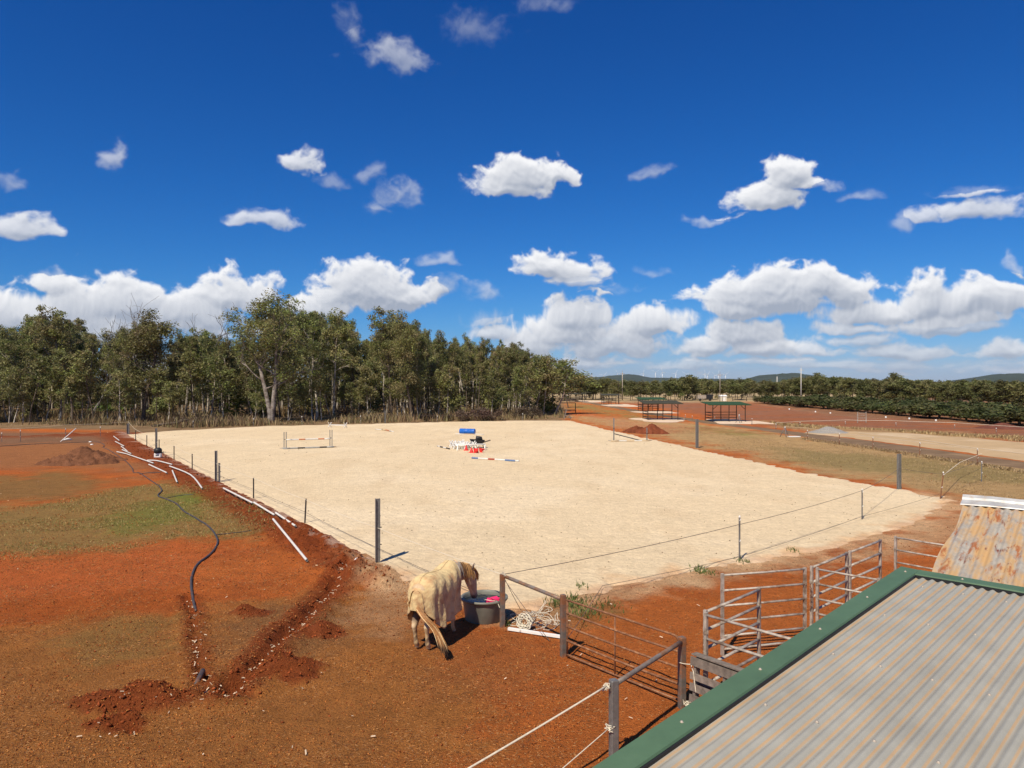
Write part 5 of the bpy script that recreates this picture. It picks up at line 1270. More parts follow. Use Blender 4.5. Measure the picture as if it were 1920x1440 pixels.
for s_ in (-1, 1):
    legs.append(([(-.02,s_*.14,1.0),(.04,s_*.155,.82),(.00,s_*.15,.66),(-.13,s_*.135,.53),(-.175,s_*.13,.45),(-.150,s_*.125,.34),(-.135,s_*.122,.20),(-.125,s_*.12,.145),(-.09,s_*.12,.085),(-.07,s_*.12,.055)],
                 [.17,(.13,.17),(.095,.12),(.066,.080),(.052,.066),(.038,.044),(.036,.040),(.048,.050),(.042,.042),(.052,.054)]))
    f = .05*s_
    legs.append(([(.92+f,s_*.14,.98),(.93+f,s_*.145,.76),(.94+f,s_*.14,.60),(.95+f,s_*.135,.43),(.945+f,s_*.13,.38),(.945+f,s_*.13,.20),(.95+f,s_*.13,.14),(.985+f,s_*.13,.085),(1.0+f,s_*.13,.055)],
                 [.12,.085,.058,.052,.042,.033,.042,.038,.047]))
bm_ = union(body+neck+head+legs, .017, 5)
co = np.empty(len(bm_.vertices)*3); bm_.vertices.foreach_get('co', co); co = co.reshape(-1, 3)
cx, cy, cz = co.T
CR = np.array([.52, .36, .20]); Cc = np.tile(CR, (len(co), 1))
nz = fbm(cx*1.0+cz, cy+cz*.7, 6, 4, 900)
Cc = lerp(Cc, (.62, .48, .31), sst(.45, .65, nz)*.6)
lower = sst(.55, .30, cz)*(cx < 1.2)
Cc = lerp(Cc, (.60, .44, .23), lower*.7); Cc = lerp(Cc, (.14, .085, .055), lower*sst(.52, .66, fbm(cx, cy+cz, 11, 3, 905))*.8)
thigh_shade = sst(.50, .60, cz)*sst(.98, .85, cz)*(cx < .25); Cc = lerp(Cc, (.10, .06, .04), thigh_shade*.85)  # shade under the tail flap painted into the upper hind leg colour
hd = sst(1.32, 1.42, cx); Cc = lerp(Cc, (.46, .36, .26), hd); Cc = lerp(Cc, (.72, .66, .58), hd*sst(.05, .025, np.abs(cy+.23))*(cz > .6))
muz = sst(.66, .55, cz)*(cx > 1.5); Cc = lerp(Cc, (.16, .12, .11), muz)
ey = np.minimum(np.hypot(np.hypot(cx-1.53, cz-.965), (np.abs(cy+.235)-.09)*.6), 1); Cc = lerp(Cc, (.02, .015, .015), sst(.04, .018, ey))
hoof = sst(.075, .055, cz); Cc = lerp(Cc, (.36, .29, .22), hoof)
nk = sst(.98, 1.08, cx)*(1-hd); Cc = lerp(Cc, (.40, .27, .16), nk*.7)
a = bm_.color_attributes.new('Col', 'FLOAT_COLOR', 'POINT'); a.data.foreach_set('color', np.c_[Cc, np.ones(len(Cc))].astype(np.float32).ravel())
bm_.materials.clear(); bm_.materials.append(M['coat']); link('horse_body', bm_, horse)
# ears
for s_ in (-1, 1):
    mb = MB(); mb.col = (.15, .10, .07); b0 = Vector((1.41, -.225+s_*.070, 1.15)); tip = b0+Vector((.03, s_*.055, .16))
    mb.tube([b0, b0.lerp(tip, .4)+Vector((-.01, s_*.008, 0)), b0.lerp(tip, .75), tip], [.036, .042, .028, .004], 8, True, .6); link('ear', mb.mesh('ear', M['hair']), horse)
M['hem'] = mat('brown_rug_binding', (.46, .32, .17), .9, 0, .2, 20)
# rug: a draped sheet over the back, open below
def rug():
    xs = [-.335,-.30]+list(np.linspace(-.25,1.02,34)); V = []; nt = 41
    bx = [-.30,-.24,-.12,.08,.32,.58,.82,1.02,1.15]; wy = [.12,.205,.275,.30,.30,.30,.28,.235,.16]; tz = [1.15,1.255,1.345,1.37,1.335,1.31,1.35,1.38,1.36]; mz = [.98,1.0,1.02,1.03,1.0,.98,1.0,1.03,1.05]
    for i, x_ in enumerate(xs):
        w_ = np.interp(x_, bx, wy)+.018; t_ = np.interp(x_, bx, tz)+.020; m_ = np.interp(x_, bx, mz)
        if .72 < x_ <= 1.02: t_ += .035*math.sin((x_-.72)/.30*math.pi*.5)
        low = np.interp(x_, [-.335,-.28,-.2,-.05,.1,.3,.5,.8,1.02], [.90,.78,.70,.56,.44,.50,.48,.55,.70])
        for j in range(nt):
            s_ = j/(nt-1)*2-1; a_ = abs(s_); sg = 1 if s_ > 0 else -1
            if a_ < .55:
                th = a_/.55*math.pi/2; y_ = w_*math.sin(th)**.92; z_ = m_+(t_-m_)*math.cos(th)**.85
            else:
                q_ = (a_-.55)/.45; lw = low - (.05 if sg < 0 else 0); y_ = w_*(1-.02*q_+.05*q_*q_); z_ = m_+(lw-m_)*q_
                y_ += (.034*math.sin(x_*17+sg*1.3+.8*q_)+.016*math.sin(x_*37+2-q_))*q_**.7
            fold = .009*math.sin(x_*21+a_*11)*min(1, a_*2.5)+.005*math.sin(x_*47-a_*16)
            V.append((x_-(.02*max(0, a_-.3) if i == 0 else 0), sg*(y_+fold), z_+fold*.6))
    n = len(xs); I = np.arange(n*nt).reshape(n, nt); Q = np.stack([I[:-1, :-1], I[:-1, 1:], I[1:, 1:], I[1:, :-1]], -1).reshape(-1, 4)
    o = rug_o = link('rug', np_mesh('rug', np.array(V), Q, M['rug'], None, True), horse)
    s_ = o.modifiers.new('sub', 'SUBSURF'); s_.levels = 1; s_.render_levels = 2; t_ = o.modifiers.new('sol', 'SOLIDIFY'); t_.thickness = .008; t_.offset = 0
    # seat of the rug behind the rump, with the tail flap
    V = []; nt = 17
    for i in range(9):
        q_ = i/8; z_ = 1.21-.40*q_
        for j in range(nt):
            s_ = j/(nt-1)*2-1; w_ = np.interp(z_, [.62,.8,.95,1.1,1.25], [.235,.255,.245,.205,.13]); bl = np.interp(z_, [.6,.8,1.0,1.15,1.25], [-.335,-.375,-.372,-.345,-.29])
            V.append((bl+.22*s_*s_+.010*math.sin(s_*11+q_*5)*q_, w_*s_, z_+(.05*s_*s_ if i < 8 else .05*s_*s_-.10*abs(s_)**1.5)))
    I = np.arange(9*nt).reshape(9, nt); Q = np.stack([I[:-1, :-1], I[:-1, 1:], I[1:, 1:], I[1:, :-1]], -1).reshape(-1, 4)
    o = link('tail_flap', np_mesh('tail_flap', np.array(V), Q, M['rug'], None, True), rug_o); t_ = o.modifiers.new('sol', 'SOLIDIFY'); t_.thickness = .008; t_.offset = 0
    s_ = o.modifiers.new('sub', 'SUBSURF'); s_.levels = 1; s_.render_levels = 2
    # bound lower edges, seams and straps of the rug
    for sg in (-1, 1):
        mb = MB(); P_ = []
        for x_ in np.linspace(-.27, 1.0, 26):
            w_ = np.interp(x_, bx, wy)+.018; lw = np.interp(x_, [-.335,-.28,-.2,-.05,.1,.3,.5,.8,1.02], [.90,.78,.70,.56,.44,.50,.48,.55,.70])-(.05 if sg < 0 else 0)
            P_.append((x_, sg*(w_*1.03+.034*math.sin(x_*17+sg*1.3+.8)+.016*math.sin(x_*37+1)), lw))
        mb.tube(P_, .011, 5); link('rug_hem', mb.mesh('rug_hem', M['hem']), rug_o)
    mb = MB(); P_ = [(x_, .004*math.sin(x_*9), np.interp(x_, bx, tz)+.028+(.035*math.sin((x_-.72)/.30*math.pi*.5) if x_ > .72 else 0)) for x_ in np.linspace(-.25, 1.0, 22)]
    mb.tube(P_, .004, 5); link('rug_seam', mb.mesh('rug_seam', M['hem']), rug_o)
    # piping and strap
    mb = MB(); P_ = []
    for j in range(20):
        th = (j/19*2-1)*1.25; P_.append((1.025, .262*math.sin(th), 1.03+.40*math.cos(th)))
    mb.tube(P_, .012, 6); link('rug_binding', mb.mesh('rug_binding', M['rope']), rug_o)
    mb = MB(); P_ = [(.22, -.31, .56), (.24, -.2, .60), (.25, 0, .63), (.24, .2, .60), (.22, .31, .56)]; mb.tube(P_, .012, 5, True, .3); link('belly_strap', mb.mesh('belly_strap', M['rope']), rug_o)
rug()
def strands(name, roots, seed, n, r0, colf, mat_='hair'):
    rr = np.random.default_rng(seed); mb = MB()
    for k in range(n):
        P_, t = roots(rr, k/n); mb.col = colf(rr, t); m_ = len(P_)
        mb.tube(P_, [r0*(.5+.5*math.sin(math.pi*min(.95, .25+.72*i/(m_-1)))) if i < m_-1 else r0*.15 for i in range(m_)], 4, False)
    return link(name, mb.mesh(name, M[mat_]), horse)
inv = Matrix.Rotation(-HYAW, 3, 'Z')
def to_loc(p): return inv @ (Vector(p)-HB)
tail_tip = to_loc((-1.17, 13.22, HB.z+.13)); tail_mid = to_loc((-1.37, 13.33, HB.z+.52)); tail_top = Vector((-.345, 0, .90))
def tail_root(rr, t):
    j = Vector(rr.normal(size=3)); e = Vector(rr.normal(size=3)); L = .66+.36*rr.random()
    p0 = tail_top+Vector((0, j.y*.012, -.02+.02*j.z)); p1 = tail_top.lerp(tail_mid, .5)+Vector((-.05, 0, .02))+j*.015; p2 = tail_mid+j*.018+e*.008; p3 = tail_mid.lerp(tail_tip, min(1.0, L)*.95)+j*.024+e*.024
    p3.z = max(p3.z, .04); P_ = smooth_path([p0, p1, p2, p3], 5); return P_, L
# strands coloured along their length: golden with a dark tip
def tail():
    rr = np.random.default_rng(31); mb = MB()
    for k in range(130):
        P_, L = tail_root(rr, 0); m_ = len(P_); b = len(mb.V); mb.col = (1, 1, 1)
        mb.tube(P_, [.0075*(.6+.5*math.sin(math.pi*min(.9, .2+.7*i/(m_-1)))) if i < m_-1 else .002 for i in range(m_)], 4, False)
        g = .75+.5*rr.random(); light = rr.random() < .25
        for i in range(m_):
            q_ = i/(m_-1); c_ = (.58*g, .40*g, .20*g) if light else (.30*g, .14*g, .045*g)
            d_ = min(1, max(0, (q_-.84)/.14)); c_ = tuple(c_[a]*(1-d_)+(.035, .022, .016)[a]*d_ for a in range(3))
            for v in range(4): mb.C[b+i*4+v] = c_
    link('tail', mb.mesh('tail', M['hair']), horse)
tail()
def mane_root(rr, t):
    s_ = rr.random(); crest = [Vector((1.02, -.02, 1.40)), Vector((1.12, -.06, 1.355)), Vector((1.25, -.12, 1.32)), Vector((1.36, -.19, 1.275)), Vector((1.43, -.225, 1.20))]
    f = s_*3.99; i = int(f); p = crest[i].lerp(crest[i+1], f-i); j = Vector(rr.normal(size=3))*.012
    side = -1 if rr.random() < .72 else 1; L = .16+.14*rr.random()
    P_ = [p+j, p+Vector((0, side*.060, .008))+j, p+Vector((.01, side*.115, -L*.45))+j, p+Vector((.02+.02*rr.random(), side*.125, -L))+j*1.5]
    return smooth_path(P_, 3), s_
strands('mane', mane_root, 37, 190, .0085, lambda rr, t: tuple(np.array((.30, .26, .22) if t < .42 and rr.random() < .75 else ((.50, .28, .10) if rr.random() < .7 else (.18, .10, .05)))*(.7+.6*rr.random())))
def fore_root(rr, t):
    p = Vector((1.45, -.228, 1.19)); j = Vector(rr.normal(size=3))*.02; L = .16+.14*rr.random(); sy = (rr.random()*2-1.25)*.10
    P_ = [p+j, p+Vector((.07, sy*.5, -.02))+j, p+Vector((.12, sy, -.5*L))+j, p+Vector((.13+.55*L*.5, sy*1.1, -L))+j]
    return smooth_path(P_, 3), 1
strands('forelock', fore_root, 41, 90, .008, lambda rr, t: tuple(np.array((.55, .30, .10))*(.6+.7*rr.random())))

# ------------------------------------------------------------------ things on the sand
def pole(a, b, r_, bands, label, name='jump_pole', cat='pole'):
    a, b = Vector(a), Vector(b); mb = MB(); n = len(bands)
    for i, c_ in enumerate(bands):
        mb.col = c_; p, q = a.lerp(b, i/n), a.lerp(b, (i+1)/n); mb.tube([p, q], r_, 10, i in (0, n-1))
    return tag(mb.build(name, M['striped'], None, a), label, cat)
WH, OR, BL, RD, DK, GY, NT_ = (.78, .75, .68), (.60, .20, .08), (.14, .22, .40), (.42, .09, .05), (.07, .065, .06), (.40, .40, .38), (.66, .50, .30)
def standard(px, py, ytop, label, gap=.16, w_=.05, foot=.8):
    g = GZ(px, py); h = CAM_H-(ytop-HZ)*g.y/FPX-g.z; t = thing('jump_standard', label, 'jump stand', g)
    for s_ in ((-1, 1) if gap else (0,)):
        mb = MB(); mb.box((s_*gap/2, 0, h/2), (w_, w_, h)); link('upright', mb.mesh('upright', M['post']), t)
    mb = MB(); mb.box((0, 0, .04), (foot, .07, .06)); mb.box((0, 0, .041), (.07, foot*.8, .058)); link('foot', mb.mesh('foot', M['galv']), t)
    mb = MB(); mb.box((0, -.06, h*.55), (.09, .05, .04)); link('cup', mb.mesh('cup', M['black']), t); return t
standard(534.5, 842, 810, 'left stand of the jump with the orange banded rail'); standard(620.5, 839.5, 806, 'right stand of the jump with the orange banded rail')
def onz(px, py, z): g = GZ(px, py); return Vector((g.x, g.y, g.z+z))
pole(onz(536, 842, .66), onz(620, 839.5, .66), .05, [WH, WH, OR, WH, WH, OR, WH], 'white and orange banded rail hung on the jump stands')
pole(onz(530, 843.5, .06), onz(626, 840, .06), .055, [GY, GY, DK, GY, GY, DK, GY], 'grey and dark banded ground pole under the jump rail')
def cavaletti(a, b, label, cr=.30, group=None):
    a, b = Vector(a), Vector(b); t = thing('cavaletti', label, 'low jump', a, 0, group); d = (b-a).normalized(); nn = Vector((-d.y, d.x, 0))
    MB().tube([a+Vector((0, 0, cr)), b+Vector((0, 0, cr))], .05, 8).build('pole', M['white'], t)
    for p in (a+d*.1, b-d*.1):
        for s_ in (-1, 1): MB().bar(p-nn*cr*s_+Vector((0, 0, .02)), p+nn*cr*s_+Vector((0, 0, cr*2)), .07, .04, d).build('cross_leg', M['white'], t)
    return t
cavaletti(GZ(617, 802), GZ(649, 803), 'low white cross legged jump near the far edge of the sand', .27)
pole(onz(704, 806, .05), onz(722, 808, .05), .05, [WH, WH, NT_], 'white pole lying left of two crossed poles far on the sand')
pole(onz(716, 807, .13), onz(738, 811, .05), .05, [NT_, OR, WH], 'brown banded pole lying across another far on the sand')
pole(onz(820, 838.5, .05), onz(843, 844, .05), .05, [WH, DK, WH, DK], 'short dark and white pole lying left of the white heap')
pole(onz(885, 861, .055), onz(973, 867, .055), .06, [BL, BL, WH, WH, WH, RD, RD, WH, WH, WH, BL, BL, BL, WH], 'long blue, white and red pole lying nearest on the sand')
# blue drum
a, b = onz(862.5, 814.6, .27), onz(890.5, 815.2, .27); dr = thing('blue_drum', 'long bright blue plastic drum lying on the sand', 'drum', (a.x, a.y, a.z-.27)); ax = (b-a); L = ax.length; ax.normalize()
mb = MB(); zz = [(0, .20), (.005, .255), (.03, .268), (.30, .262), (.31, .275), (.34, .275), (.35, .262), (.65, .262), (.66, .275), (.69, .275), (.70, .262), (.97, .268), (.995, .255), (1, .20)]
mb.tube([a+ax*L*t for t, _ in zz], [r_ for _, r_ in zz], 24); shell = mb.build('drum_shell', M['blue'], dr)
mb = MB(); mb.tube([b+Vector((.0, 0, .1)), b+Vector((.02, 0, .1))], .05, 10); mb.build('bung', M['black'], shell, dr.location)
pole(onz(854, 815, .04), onz(907, 816, .04), .04, [WH, NT_, WH], 'thin pale pole lying under the blue drum')
# heap of white cross pieces
r_ = np.random.default_rng(61)
for k in range(9):
    px, py = 853+r_.random()*24, 838+r_.random()*6; a = GZ(px, py); an = r_.random()*3.1; b = a+Vector((math.cos(an), math.sin(an), 0))*(1.0+.5*r_.random())
    cavaletti(a, b, 'white cross legged jump piece in the heap on the sand', .22+.1*r_.random(), 'heap of white jump pieces')
tr = thing('white_trestle', 'long low white trestle in front of the black wheelbarrow', 'trestle', GZ(858, 846))
a, b = onz(859, 845.5, .42), onz(910, 844.5, .42); MB().tube([a, b], .05, 8).build('bar', M['white'], tr)
for p in (a, b):
    for s_ in (-1, 1): MB().bar(p, p+Vector((.06*s_, .22*s_, -.42)), .05, .05).build('leg', M['white'], tr)
wb = thing('wheelbarrow', 'black wheelbarrow standing among the white jump pieces', 'wheelbarrow', GZ(896, 841), .1)
mb = MB(); mb.add([(-.30,-.2,.32),(.32,-.2,.32),(.32,.2,.32),(-.30,.2,.32),(-.62,-.33,.66),(.52,-.33,.58),(.52,.33,.58),(-.62,.33,.66)], [(0,3,2,1),(0,1,5,4),(1,2,6,5),(2,3,7,6),(3,0,4,7)]); o = link('tray', mb.mesh('tray', M['black']), wb); q_ = o.modifiers.new('s', 'SOLIDIFY'); q_.thickness = .02
mb = MB()
for s_ in (-1, 1): mb.tube([(-.5, s_*.05, .2), (0, s_*.2, .30), (.95, s_*.28, .58)], .022, 6); mb.tube([(.35, s_*.2, .34), (.42, s_*.22, .0)], .02, 6)
link('handles', mb.mesh('handles', M['black']), wb)
mb = MB(); P_ = [(-.5+.18*math.cos(k*.3927), 0, .2+.18*math.sin(k*.3927)) for k in range(17)]; mb.tube(P_, .04, 6, False); link('wheel', mb.mesh('wheel', M['black']), wb)
mb = MB(); mb.tube([(-.1, 0, .5), (0, .05, .78), (.18, 0, .74), (.3, 0, .5)], [.12, .2, .16, .1], 8); link('black_bag', mb.mesh('black_bag', M['black']), wb)
def cone(px, py, lying, yaw, label):
    t = thing('traffic_cone', label, 'cone', GZ(px, py), yaw); mb = MB(); mb.lathe([(.14, .02), (.035, .36), (.02, .37), (0.001, .37)], 14); o = link('cone_body', mb.mesh('cone_body', M['red']), t)
    mb = MB(); mb.box((0, 0, .012), (.34, .34, .024)); o2 = link('base', mb.mesh('base', M['red']), t)
    if lying: t.rotation_euler = (R(78), 0, yaw); t.location.z += .15
cone(874, 845.5, False, .2, 'red cone standing left of the others under the trestle'); cone(884, 850, False, .5, 'red cone standing second from left below the wheelbarrow')
cone(892.5, 850.5, True, .4, 'red cone lying with its open base to the camera'); cone(901, 849.5, True, 2.2, 'rightmost red cone lying on its side')
# jump on the right arena edge
standard(1151, 828, 784, 'tall single stand of the jump on the right arena edge', 0, .09, .9); standard(1213, 827, 802, 'short single stand of the jump on the right arena edge', 0, .08, .9)
pole(onz(1146, 829, .05), onz(1218, 828, .05), .05, [NT_, WH, NT_, WH, NT_], 'pale ground pole between the two right hand jump stands')
pole(onz(1151, 826, .55), onz(1200, 828, .06), .04, [DK], 'dark pole slanting from the tall right hand stand to the sand')
# mounting block and rail frame at the far right corner of the sand
t = thing('mounting_block', 'small dark wooden mounting block at the far right sand corner', 'mounting block', GZ(1062, 786))
for i in range(2): mb = MB(); mb.box((.0+.5*i, 0, .5-.25*i), (.55, .7, .06)); link('step', mb.mesh('step', M['timber']), t)
for s_ in (-1, 1): mb = MB(); mb.bar((-.35, s_*.3, 0), (0, s_*.3, 1.3), .08, .08); mb.bar((.6, s_*.3, 0), (.4, s_*.3, .5), .08, .08); link('leg', mb.mesh('leg', M['timber']), t)
def hitch(px0, px1, py, h, label, top=None):
    a, b = GZ(px0, py), GZ(px1, py); t = thing('rail_frame', label, 'frame', a)
    for q in (0, 1.): p = a.lerp(b, q); MB().bar(p, p+Vector((0, 0, h)), .12, .12, (0, 1, 0)).build('upright', M['brownsteel'], t)
    MB().bar(a+Vector((0, 0, h)), b+Vector((0, 0, h)), .1, .1).build('rail', M['brownsteel'], t); MB().bar(a+Vector((0, 0, h*.3)), b+Vector((0, 0, h*.3)), .08, .08).build('rail', M['brownsteel'], t)
hitch(1050, 1079, 774, 1.6, 'dark open rail frame on the grass beyond the far sand corner')

# ------------------------------------------------------------------ shelters and their pads
def pad(px0, px1, py0, py1, label):
    g0, g1 = G((px0+px1)/2, py1), G((px0+px1)/2, py0); cx_, cy_ = (g0.x+g1.x)/2, (g0.y+g1.y)/2; rx = (px1-px0)/2/FPX*cy_; ry = abs(g1.y-g0.y)/2
    n = 40; vs = [(cx_, cy_, .08)]; 
    for k in range(n): a = 2*math.pi*k/n; q = 1+.18*math.sin(3*a+cx_)+.08*math.sin(7*a); sx = math.copysign(abs(math.cos(a))**.7, math.cos(a)); sy = math.copysign(abs(math.sin(a))**.7, math.sin(a)); vs.append((cx_+rx*q*sx, cy_+ry*q*sy, .02))
    for k in range(n): vs.append((cx_+(vs[1+k][0]-cx_)*.8, cy_+(vs[1+k][1]-cy_)*.8, .075))
    fs = [(1+k, 1+(k+1) % n, 1+n+(k+1) % n, 1+n+k) for k in range(n)]+[(0, 1+n+k, 1+n+(k+1) % n) for k in range(n)]
    mb = MB(); mb.add(vs, fs, True); tag(mb.build('sand_pad', M['padsand']), label, None, None, 'structure')
def shelter(px0, px1, py, hgt, depth, m_, label, rails=True, tilt=.25):
    a, b = G(px0, py), G(px1, py); w_ = (b-a).length; t = thing('horse_shelter', label, 'shelter', (a.x, a.y, .04)); lx = [.12, .5, .88]
    for fx in lx:
        for fy in (0, 1): p = a+(b-a)*fx+Vector((0, depth*fy, 0)); hh = hgt*(.92 if fy == 0 else 1.03)-(tilt*.5 if False else 0); MB().bar(p, p+Vector((0, 0, hh)), .085, .085, (0, 1, 0)).build('post', M['brownsteel'], t)
    for fx, sx in ((.12, 1), (.88, -1)):
        p = a+(b-a)*fx; MB().bar(p+Vector((0, 0, hgt*.68)), p+Vector((sx*.55, 0, hgt*.9)), .06, .06, (0, 1, 0)).build('brace', M['brownsteel'], t)
    if rails:
        for z_ in (.4, .75, 1.1):
            MB().bar(a+(b-a)*.12+Vector((0, depth, z_)), a+(b-a)*.88+Vector((0, depth, z_)), .05, .07).build('rail', M['brownsteel'], t)
            MB().bar(a+(b-a)*.12+Vector((0, 0, z_)), a+(b-a)*.12+Vector((0, depth, z_)), .05, .07).build('rail', M['brownsteel'], t)
            if z_ < 1.: MB().bar(a+(b-a)*.12+Vector((0, 0, z_)), a+(b-a)*.5+Vector((0, 0, z_)), .05, .07).build('rail', M['brownsteel'], t)
    # corrugated roof with a slight fall and a fascia
    n = 40; vs = []; 
    for i in range(n+1):
        q = a+(b-a)*(i/n)
        for fy, hz_ in ((-.35, hgt*.95), (depth+.35, hgt*1.06)): vs.append(Vector((q.x, a.y+fy, hz_+.03*(i % 2))))
    mb = MB(); mb.add(vs, [(2*i, 2*i+2, 2*i+3, 2*i+1) for i in range(n)]); o = mb.build('roof', M[m_], t); s_ = o.modifiers.new('s', 'SOLIDIFY'); s_.thickness = .035
    MB().bar(a+Vector((-.02, -.37, hgt*.935)), b+Vector((.02, -.37, hgt*.935)), .03, .10).build('fascia', M[m_], t); return t
pad(1331, 1428, 786.5, 796, 'pale sand pad under the green roofed shelter')
shelter(1327, 1407, 791.5, 2.3, 3.6, 'greenroof', 'green roofed open horse shelter nearest on the right')
pad(1189, 1283, 784, 791.5, 'pale sand pad under the dark roofed shelter'); pad(1192, 1268, 771, 775, 'pale sand pad behind the dark roofed shelter')
shelter(1206, 1280, 788.5, 2.35, 3.6, 'darkroof', 'dark roofed open horse shelter beside the dirt heaps')
shelter(1198, 1250, 772, 2.2, 4., 'greenroof', 'green roofed shelter partly hidden behind the dark roofed one')
pad(1132, 1196, 758, 763, 'pale sand pad under the small far shelter')
shelter(1128, 1164, 759, 2.2, 4., 'darkroof', 'small dark shelter farther up the dirt track')
pad(1085, 1132, 751, 754.5, 'pale sand pad by the farthest shelters')
shelter(1063, 1100, 754, 2.1, 4., 'darkroof', 'far dark shelter near the end of the wood'); shelter(1089, 1110, 750, 2.2, 4., 'darkroof', 'farthest tiny shelter near the end of the wood', False)
# tripods of stakes with tape by the track
def tripod(px, py, ytop, label):
    g = GZ(px, py); h = CAM_H-(ytop-HZ)*g.y/FPX; t = thing('stake_tripod', label, 'tripod', g)
    for k in range(3): a = 2.1*k+.4; MB().tube([g+Vector((.45*math.cos(a), .45*math.sin(a), 0)), g+Vector((0, 0, h))], .03, 6).build('leg', M['post'], t)
    mb = MB(); mb.lathe([(0.001, .06), (.06, .03), (.05, -.05)], 8); o = link('cap', mb.mesh('cap', M['white']), t, (0, 0, h))
tripod(1472, 820, 801, 'tripod of grey stakes standing beside the dirt track'); tripod(1386, 794, 778, 'small tripod of stakes inside the green roofed shelter')
a, b = GZ(1478, 820), GZ(1500, 820); mb = MB(); mb.bar(a+Vector((0, 0, .06)), b+Vector((0, 0, .06)), .3, .08); tag(mb.build('white_plank', M['white'], None, a), 'white plank on the grass beside the stake tripod', 'plank')
# far gate, white markers, trailer, sheds
t = thing('far_gate', 'small grey gate standing in the red paddock', 'gate', GZ(1608, 792))
a, b = GZ(1608, 793), GZ(1624, 793)
for z_ in (.25, .6, .95, 1.2): MB().bar(a+Vector((0, 0, z_)), b+Vector((0, 0, z_)), .05, .06).build('rail', M['galv'], t)
for p in (a, b): MB().bar(p, p+Vector((0, 0, 1.35)), .09, .09, (0, 1, 0)).build('upright', M['galv'], t)
for i, (px, py) in enumerate([(1480,768),(1529,773),(1557,775.5),(1661,783.5),(1705,786),(1755,789.5)]):
    g = G(px, py); mb = MB(); mb.lathe([(.11, 0), (.12, .14), (.09, .2), (0.001, .21)], 10); o = tag(mb.build('white_marker', M['white']), 'small white drum marker along the front of the orchard', 'marker', 'white markers along the orchard'); o.location = (g.x, g.y, 0)
g = G(1322, 751.5); t = thing('trailer', 'grey and black box trailer far off by the tree line', 'trailer', (g.x, g.y, 0))
mb = MB(); mb.box((-1.0, 0, 1.05), (2.2, 1.6, .9)); link('grey_box', mb.mesh('grey_box', M['galv']), t); mb = MB(); mb.box((1.0, 0, 1.1), (1.7, 1.7, 1.2)); mb.box((.95, 0, .35), (1.9, 1.5, .14)); link('black_box', mb.mesh('black_box', M['black']), t)
for x_ in (-1.5, 1.1):
    mb = MB(); mb.tube([(x_, -.85, .33), (x_, -.65, .33)], .33, 14); link('wheel', mb.mesh('wheel', M['black']), t)
mb = MB(); mb.bar((-2.1, 0, .5), (-3.1, 0, .4), .1, .1); link('drawbar', mb.mesh('drawbar', M['black']), t)
g = G(1355, 752); t = thing('white_shed', 'tiny cream garden shed beside the far trailer', 'shed', (g.x, g.y, 0))
mb = MB(); mb.box((0, 0, .65), (1.7, 1.5, 1.3)); link('wall', mb.mesh('wall', M['cream']), t)
mb = MB(); mb.add([(-.95, -.85, 1.25), (.95, -.85, 1.25), (.95, .85, 1.25), (-.95, .85, 1.25), (-.95, 0, 1.6), (.95, 0, 1.6)], [(0, 1, 5, 4), (2, 3, 4, 5), (0, 4, 3), (1, 2, 5)]); link('roof', mb.mesh('roof', M['white']), t)
mb = MB(); mb.box((.2, -.755, .5), (.6, .02, .95)); link('door', mb.mesh('door', M['white']), t)
hitch(1374, 1400, 752, 1.0, 'low dark rail pen right of the tiny cream shed')
# poles
def upole(px, py_, ytop, d, label, arm=True, r_=.14, m_='galv'):
    p = at(px, 716, d); h = CAM_H+(HZ-ytop)*d/FPX; t = thing('utility_pole', label, 'utility pole', (p.x, d, 0)); mb = MB(); mb.tube([(0, 0, -.3), (0, 0, h)], [r_, r_*.7], 8); link('shaft', mb.mesh('shaft', M[m_]), t)
    if arm: mb = MB(); mb.box((0, 0, h*.94), (1.3, .1, .12)); mb.tube([(0, 0, h), (0, 0, h+.5)], .03, 5); link('cross_arm', mb.mesh('cross_arm', M[m_]), t)
M['palepole'] = mat('pale_concrete_pole', (.55, .52, .46), .8, 0, .1, 2)
upole(1502, 745, 690, 178, 'tall pale pole standing behind the orchard', True, .13, 'palepole'); upole(1457, 730, 706, 230, 'short pale pole left of the tall pole above the trees', False, .16, 'palepole')
upole(1167, 742, 698, 200, 'slender pole above the far trees by the left turbines'); upole(1350, 750, 700, 190, 'slender pole behind the tiny cream shed', True, .09)
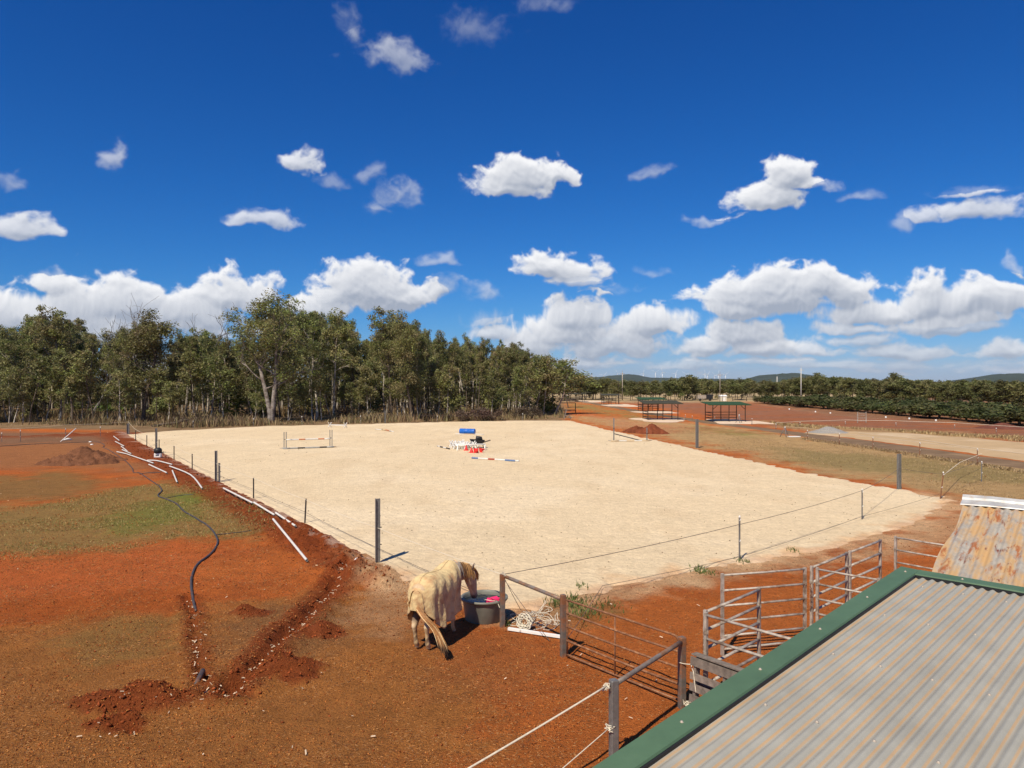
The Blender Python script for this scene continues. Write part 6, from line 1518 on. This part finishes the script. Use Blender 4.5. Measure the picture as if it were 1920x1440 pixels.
upole(1110, 745, 700, 210, 'thin pole left of the far shelters', False, .08); upole(1160.5, 745, 712, 170, 'thin dark pole behind the small far shelter', False, .07, 'brownsteel')
# wind turbines on the horizon
tb = {}
def turbine(px, yhub, d, ph, label):
    t = thing('wind_turbine', label, 'wind turbine', ((px-960)/FPX*d, d, 0)); h = CAM_H+(HZ-yhub)*d/FPX
    mb = MB(); mb.tube([(0, 0, 0), (0, 0, h)], [4.0, 2.6], 8); link('tower', mb.mesh('tower', M['turbine']), t)
    mb = MB(); mb.box((0, 2, h), (5, 12, 5)); link('nacelle', mb.mesh('nacelle', M['turbine']), t)
    for k in range(3):
        a = ph+2.094*k; mb = MB(); dx, dz = math.sin(a), math.cos(a); mb.tube([(0, -6, h), (dx*15, -6, h+dz*15), (dx*48, -6, h+dz*48)], [2.0, 2.8, .9], 6, True, .5); link('blade', mb.mesh('blade', M['turbine']), t)
for i, (px, yh) in enumerate([(1077,699),(1132,704),(1158,700),(1206,700),(1229,698),(1242,698),(1267,700),(1286,702),(1322,700),(1326,703),(1340,704),(1347,702),(1360,703)]):
    turbine(px, yh, 6600+(i*737) % 1500, i*.77, ['leftmost','second','third','fourth','fifth','sixth','seventh','eighth','ninth','tenth','eleventh','twelfth','rightmost'][i]+(' of the white wind turbines on the horizon' if i in (0, 12) else ' white wind turbine from the left on the horizon'))

# ------------------------------------------------------------------ air
def haze():
    mb = MB(); mb.box((0, 7000, 95), (19500, 15600, 272)); o = mb.build('haze', [], None) if False else link('haze', mb.mesh('haze', bpy.data.materials.new('thin_haze')))
    m_ = o.data.materials[0]; m_.use_nodes = True; t = m_.node_tree; t.nodes.clear()
    v = t.nodes.new('ShaderNodeVolumePrincipled'); v.inputs['Color'].default_value = (.72, .82, 1, 1); v.inputs['Density'].default_value = 2.6e-5; v.inputs['Anisotropy'].default_value = .0
    out = t.nodes.new('ShaderNodeOutputMaterial'); t.links.new(v.outputs[0], out.inputs['Volume'])
    tag(o, 'thin clear air haze over the plain', None, None, 'stuff')
haze()
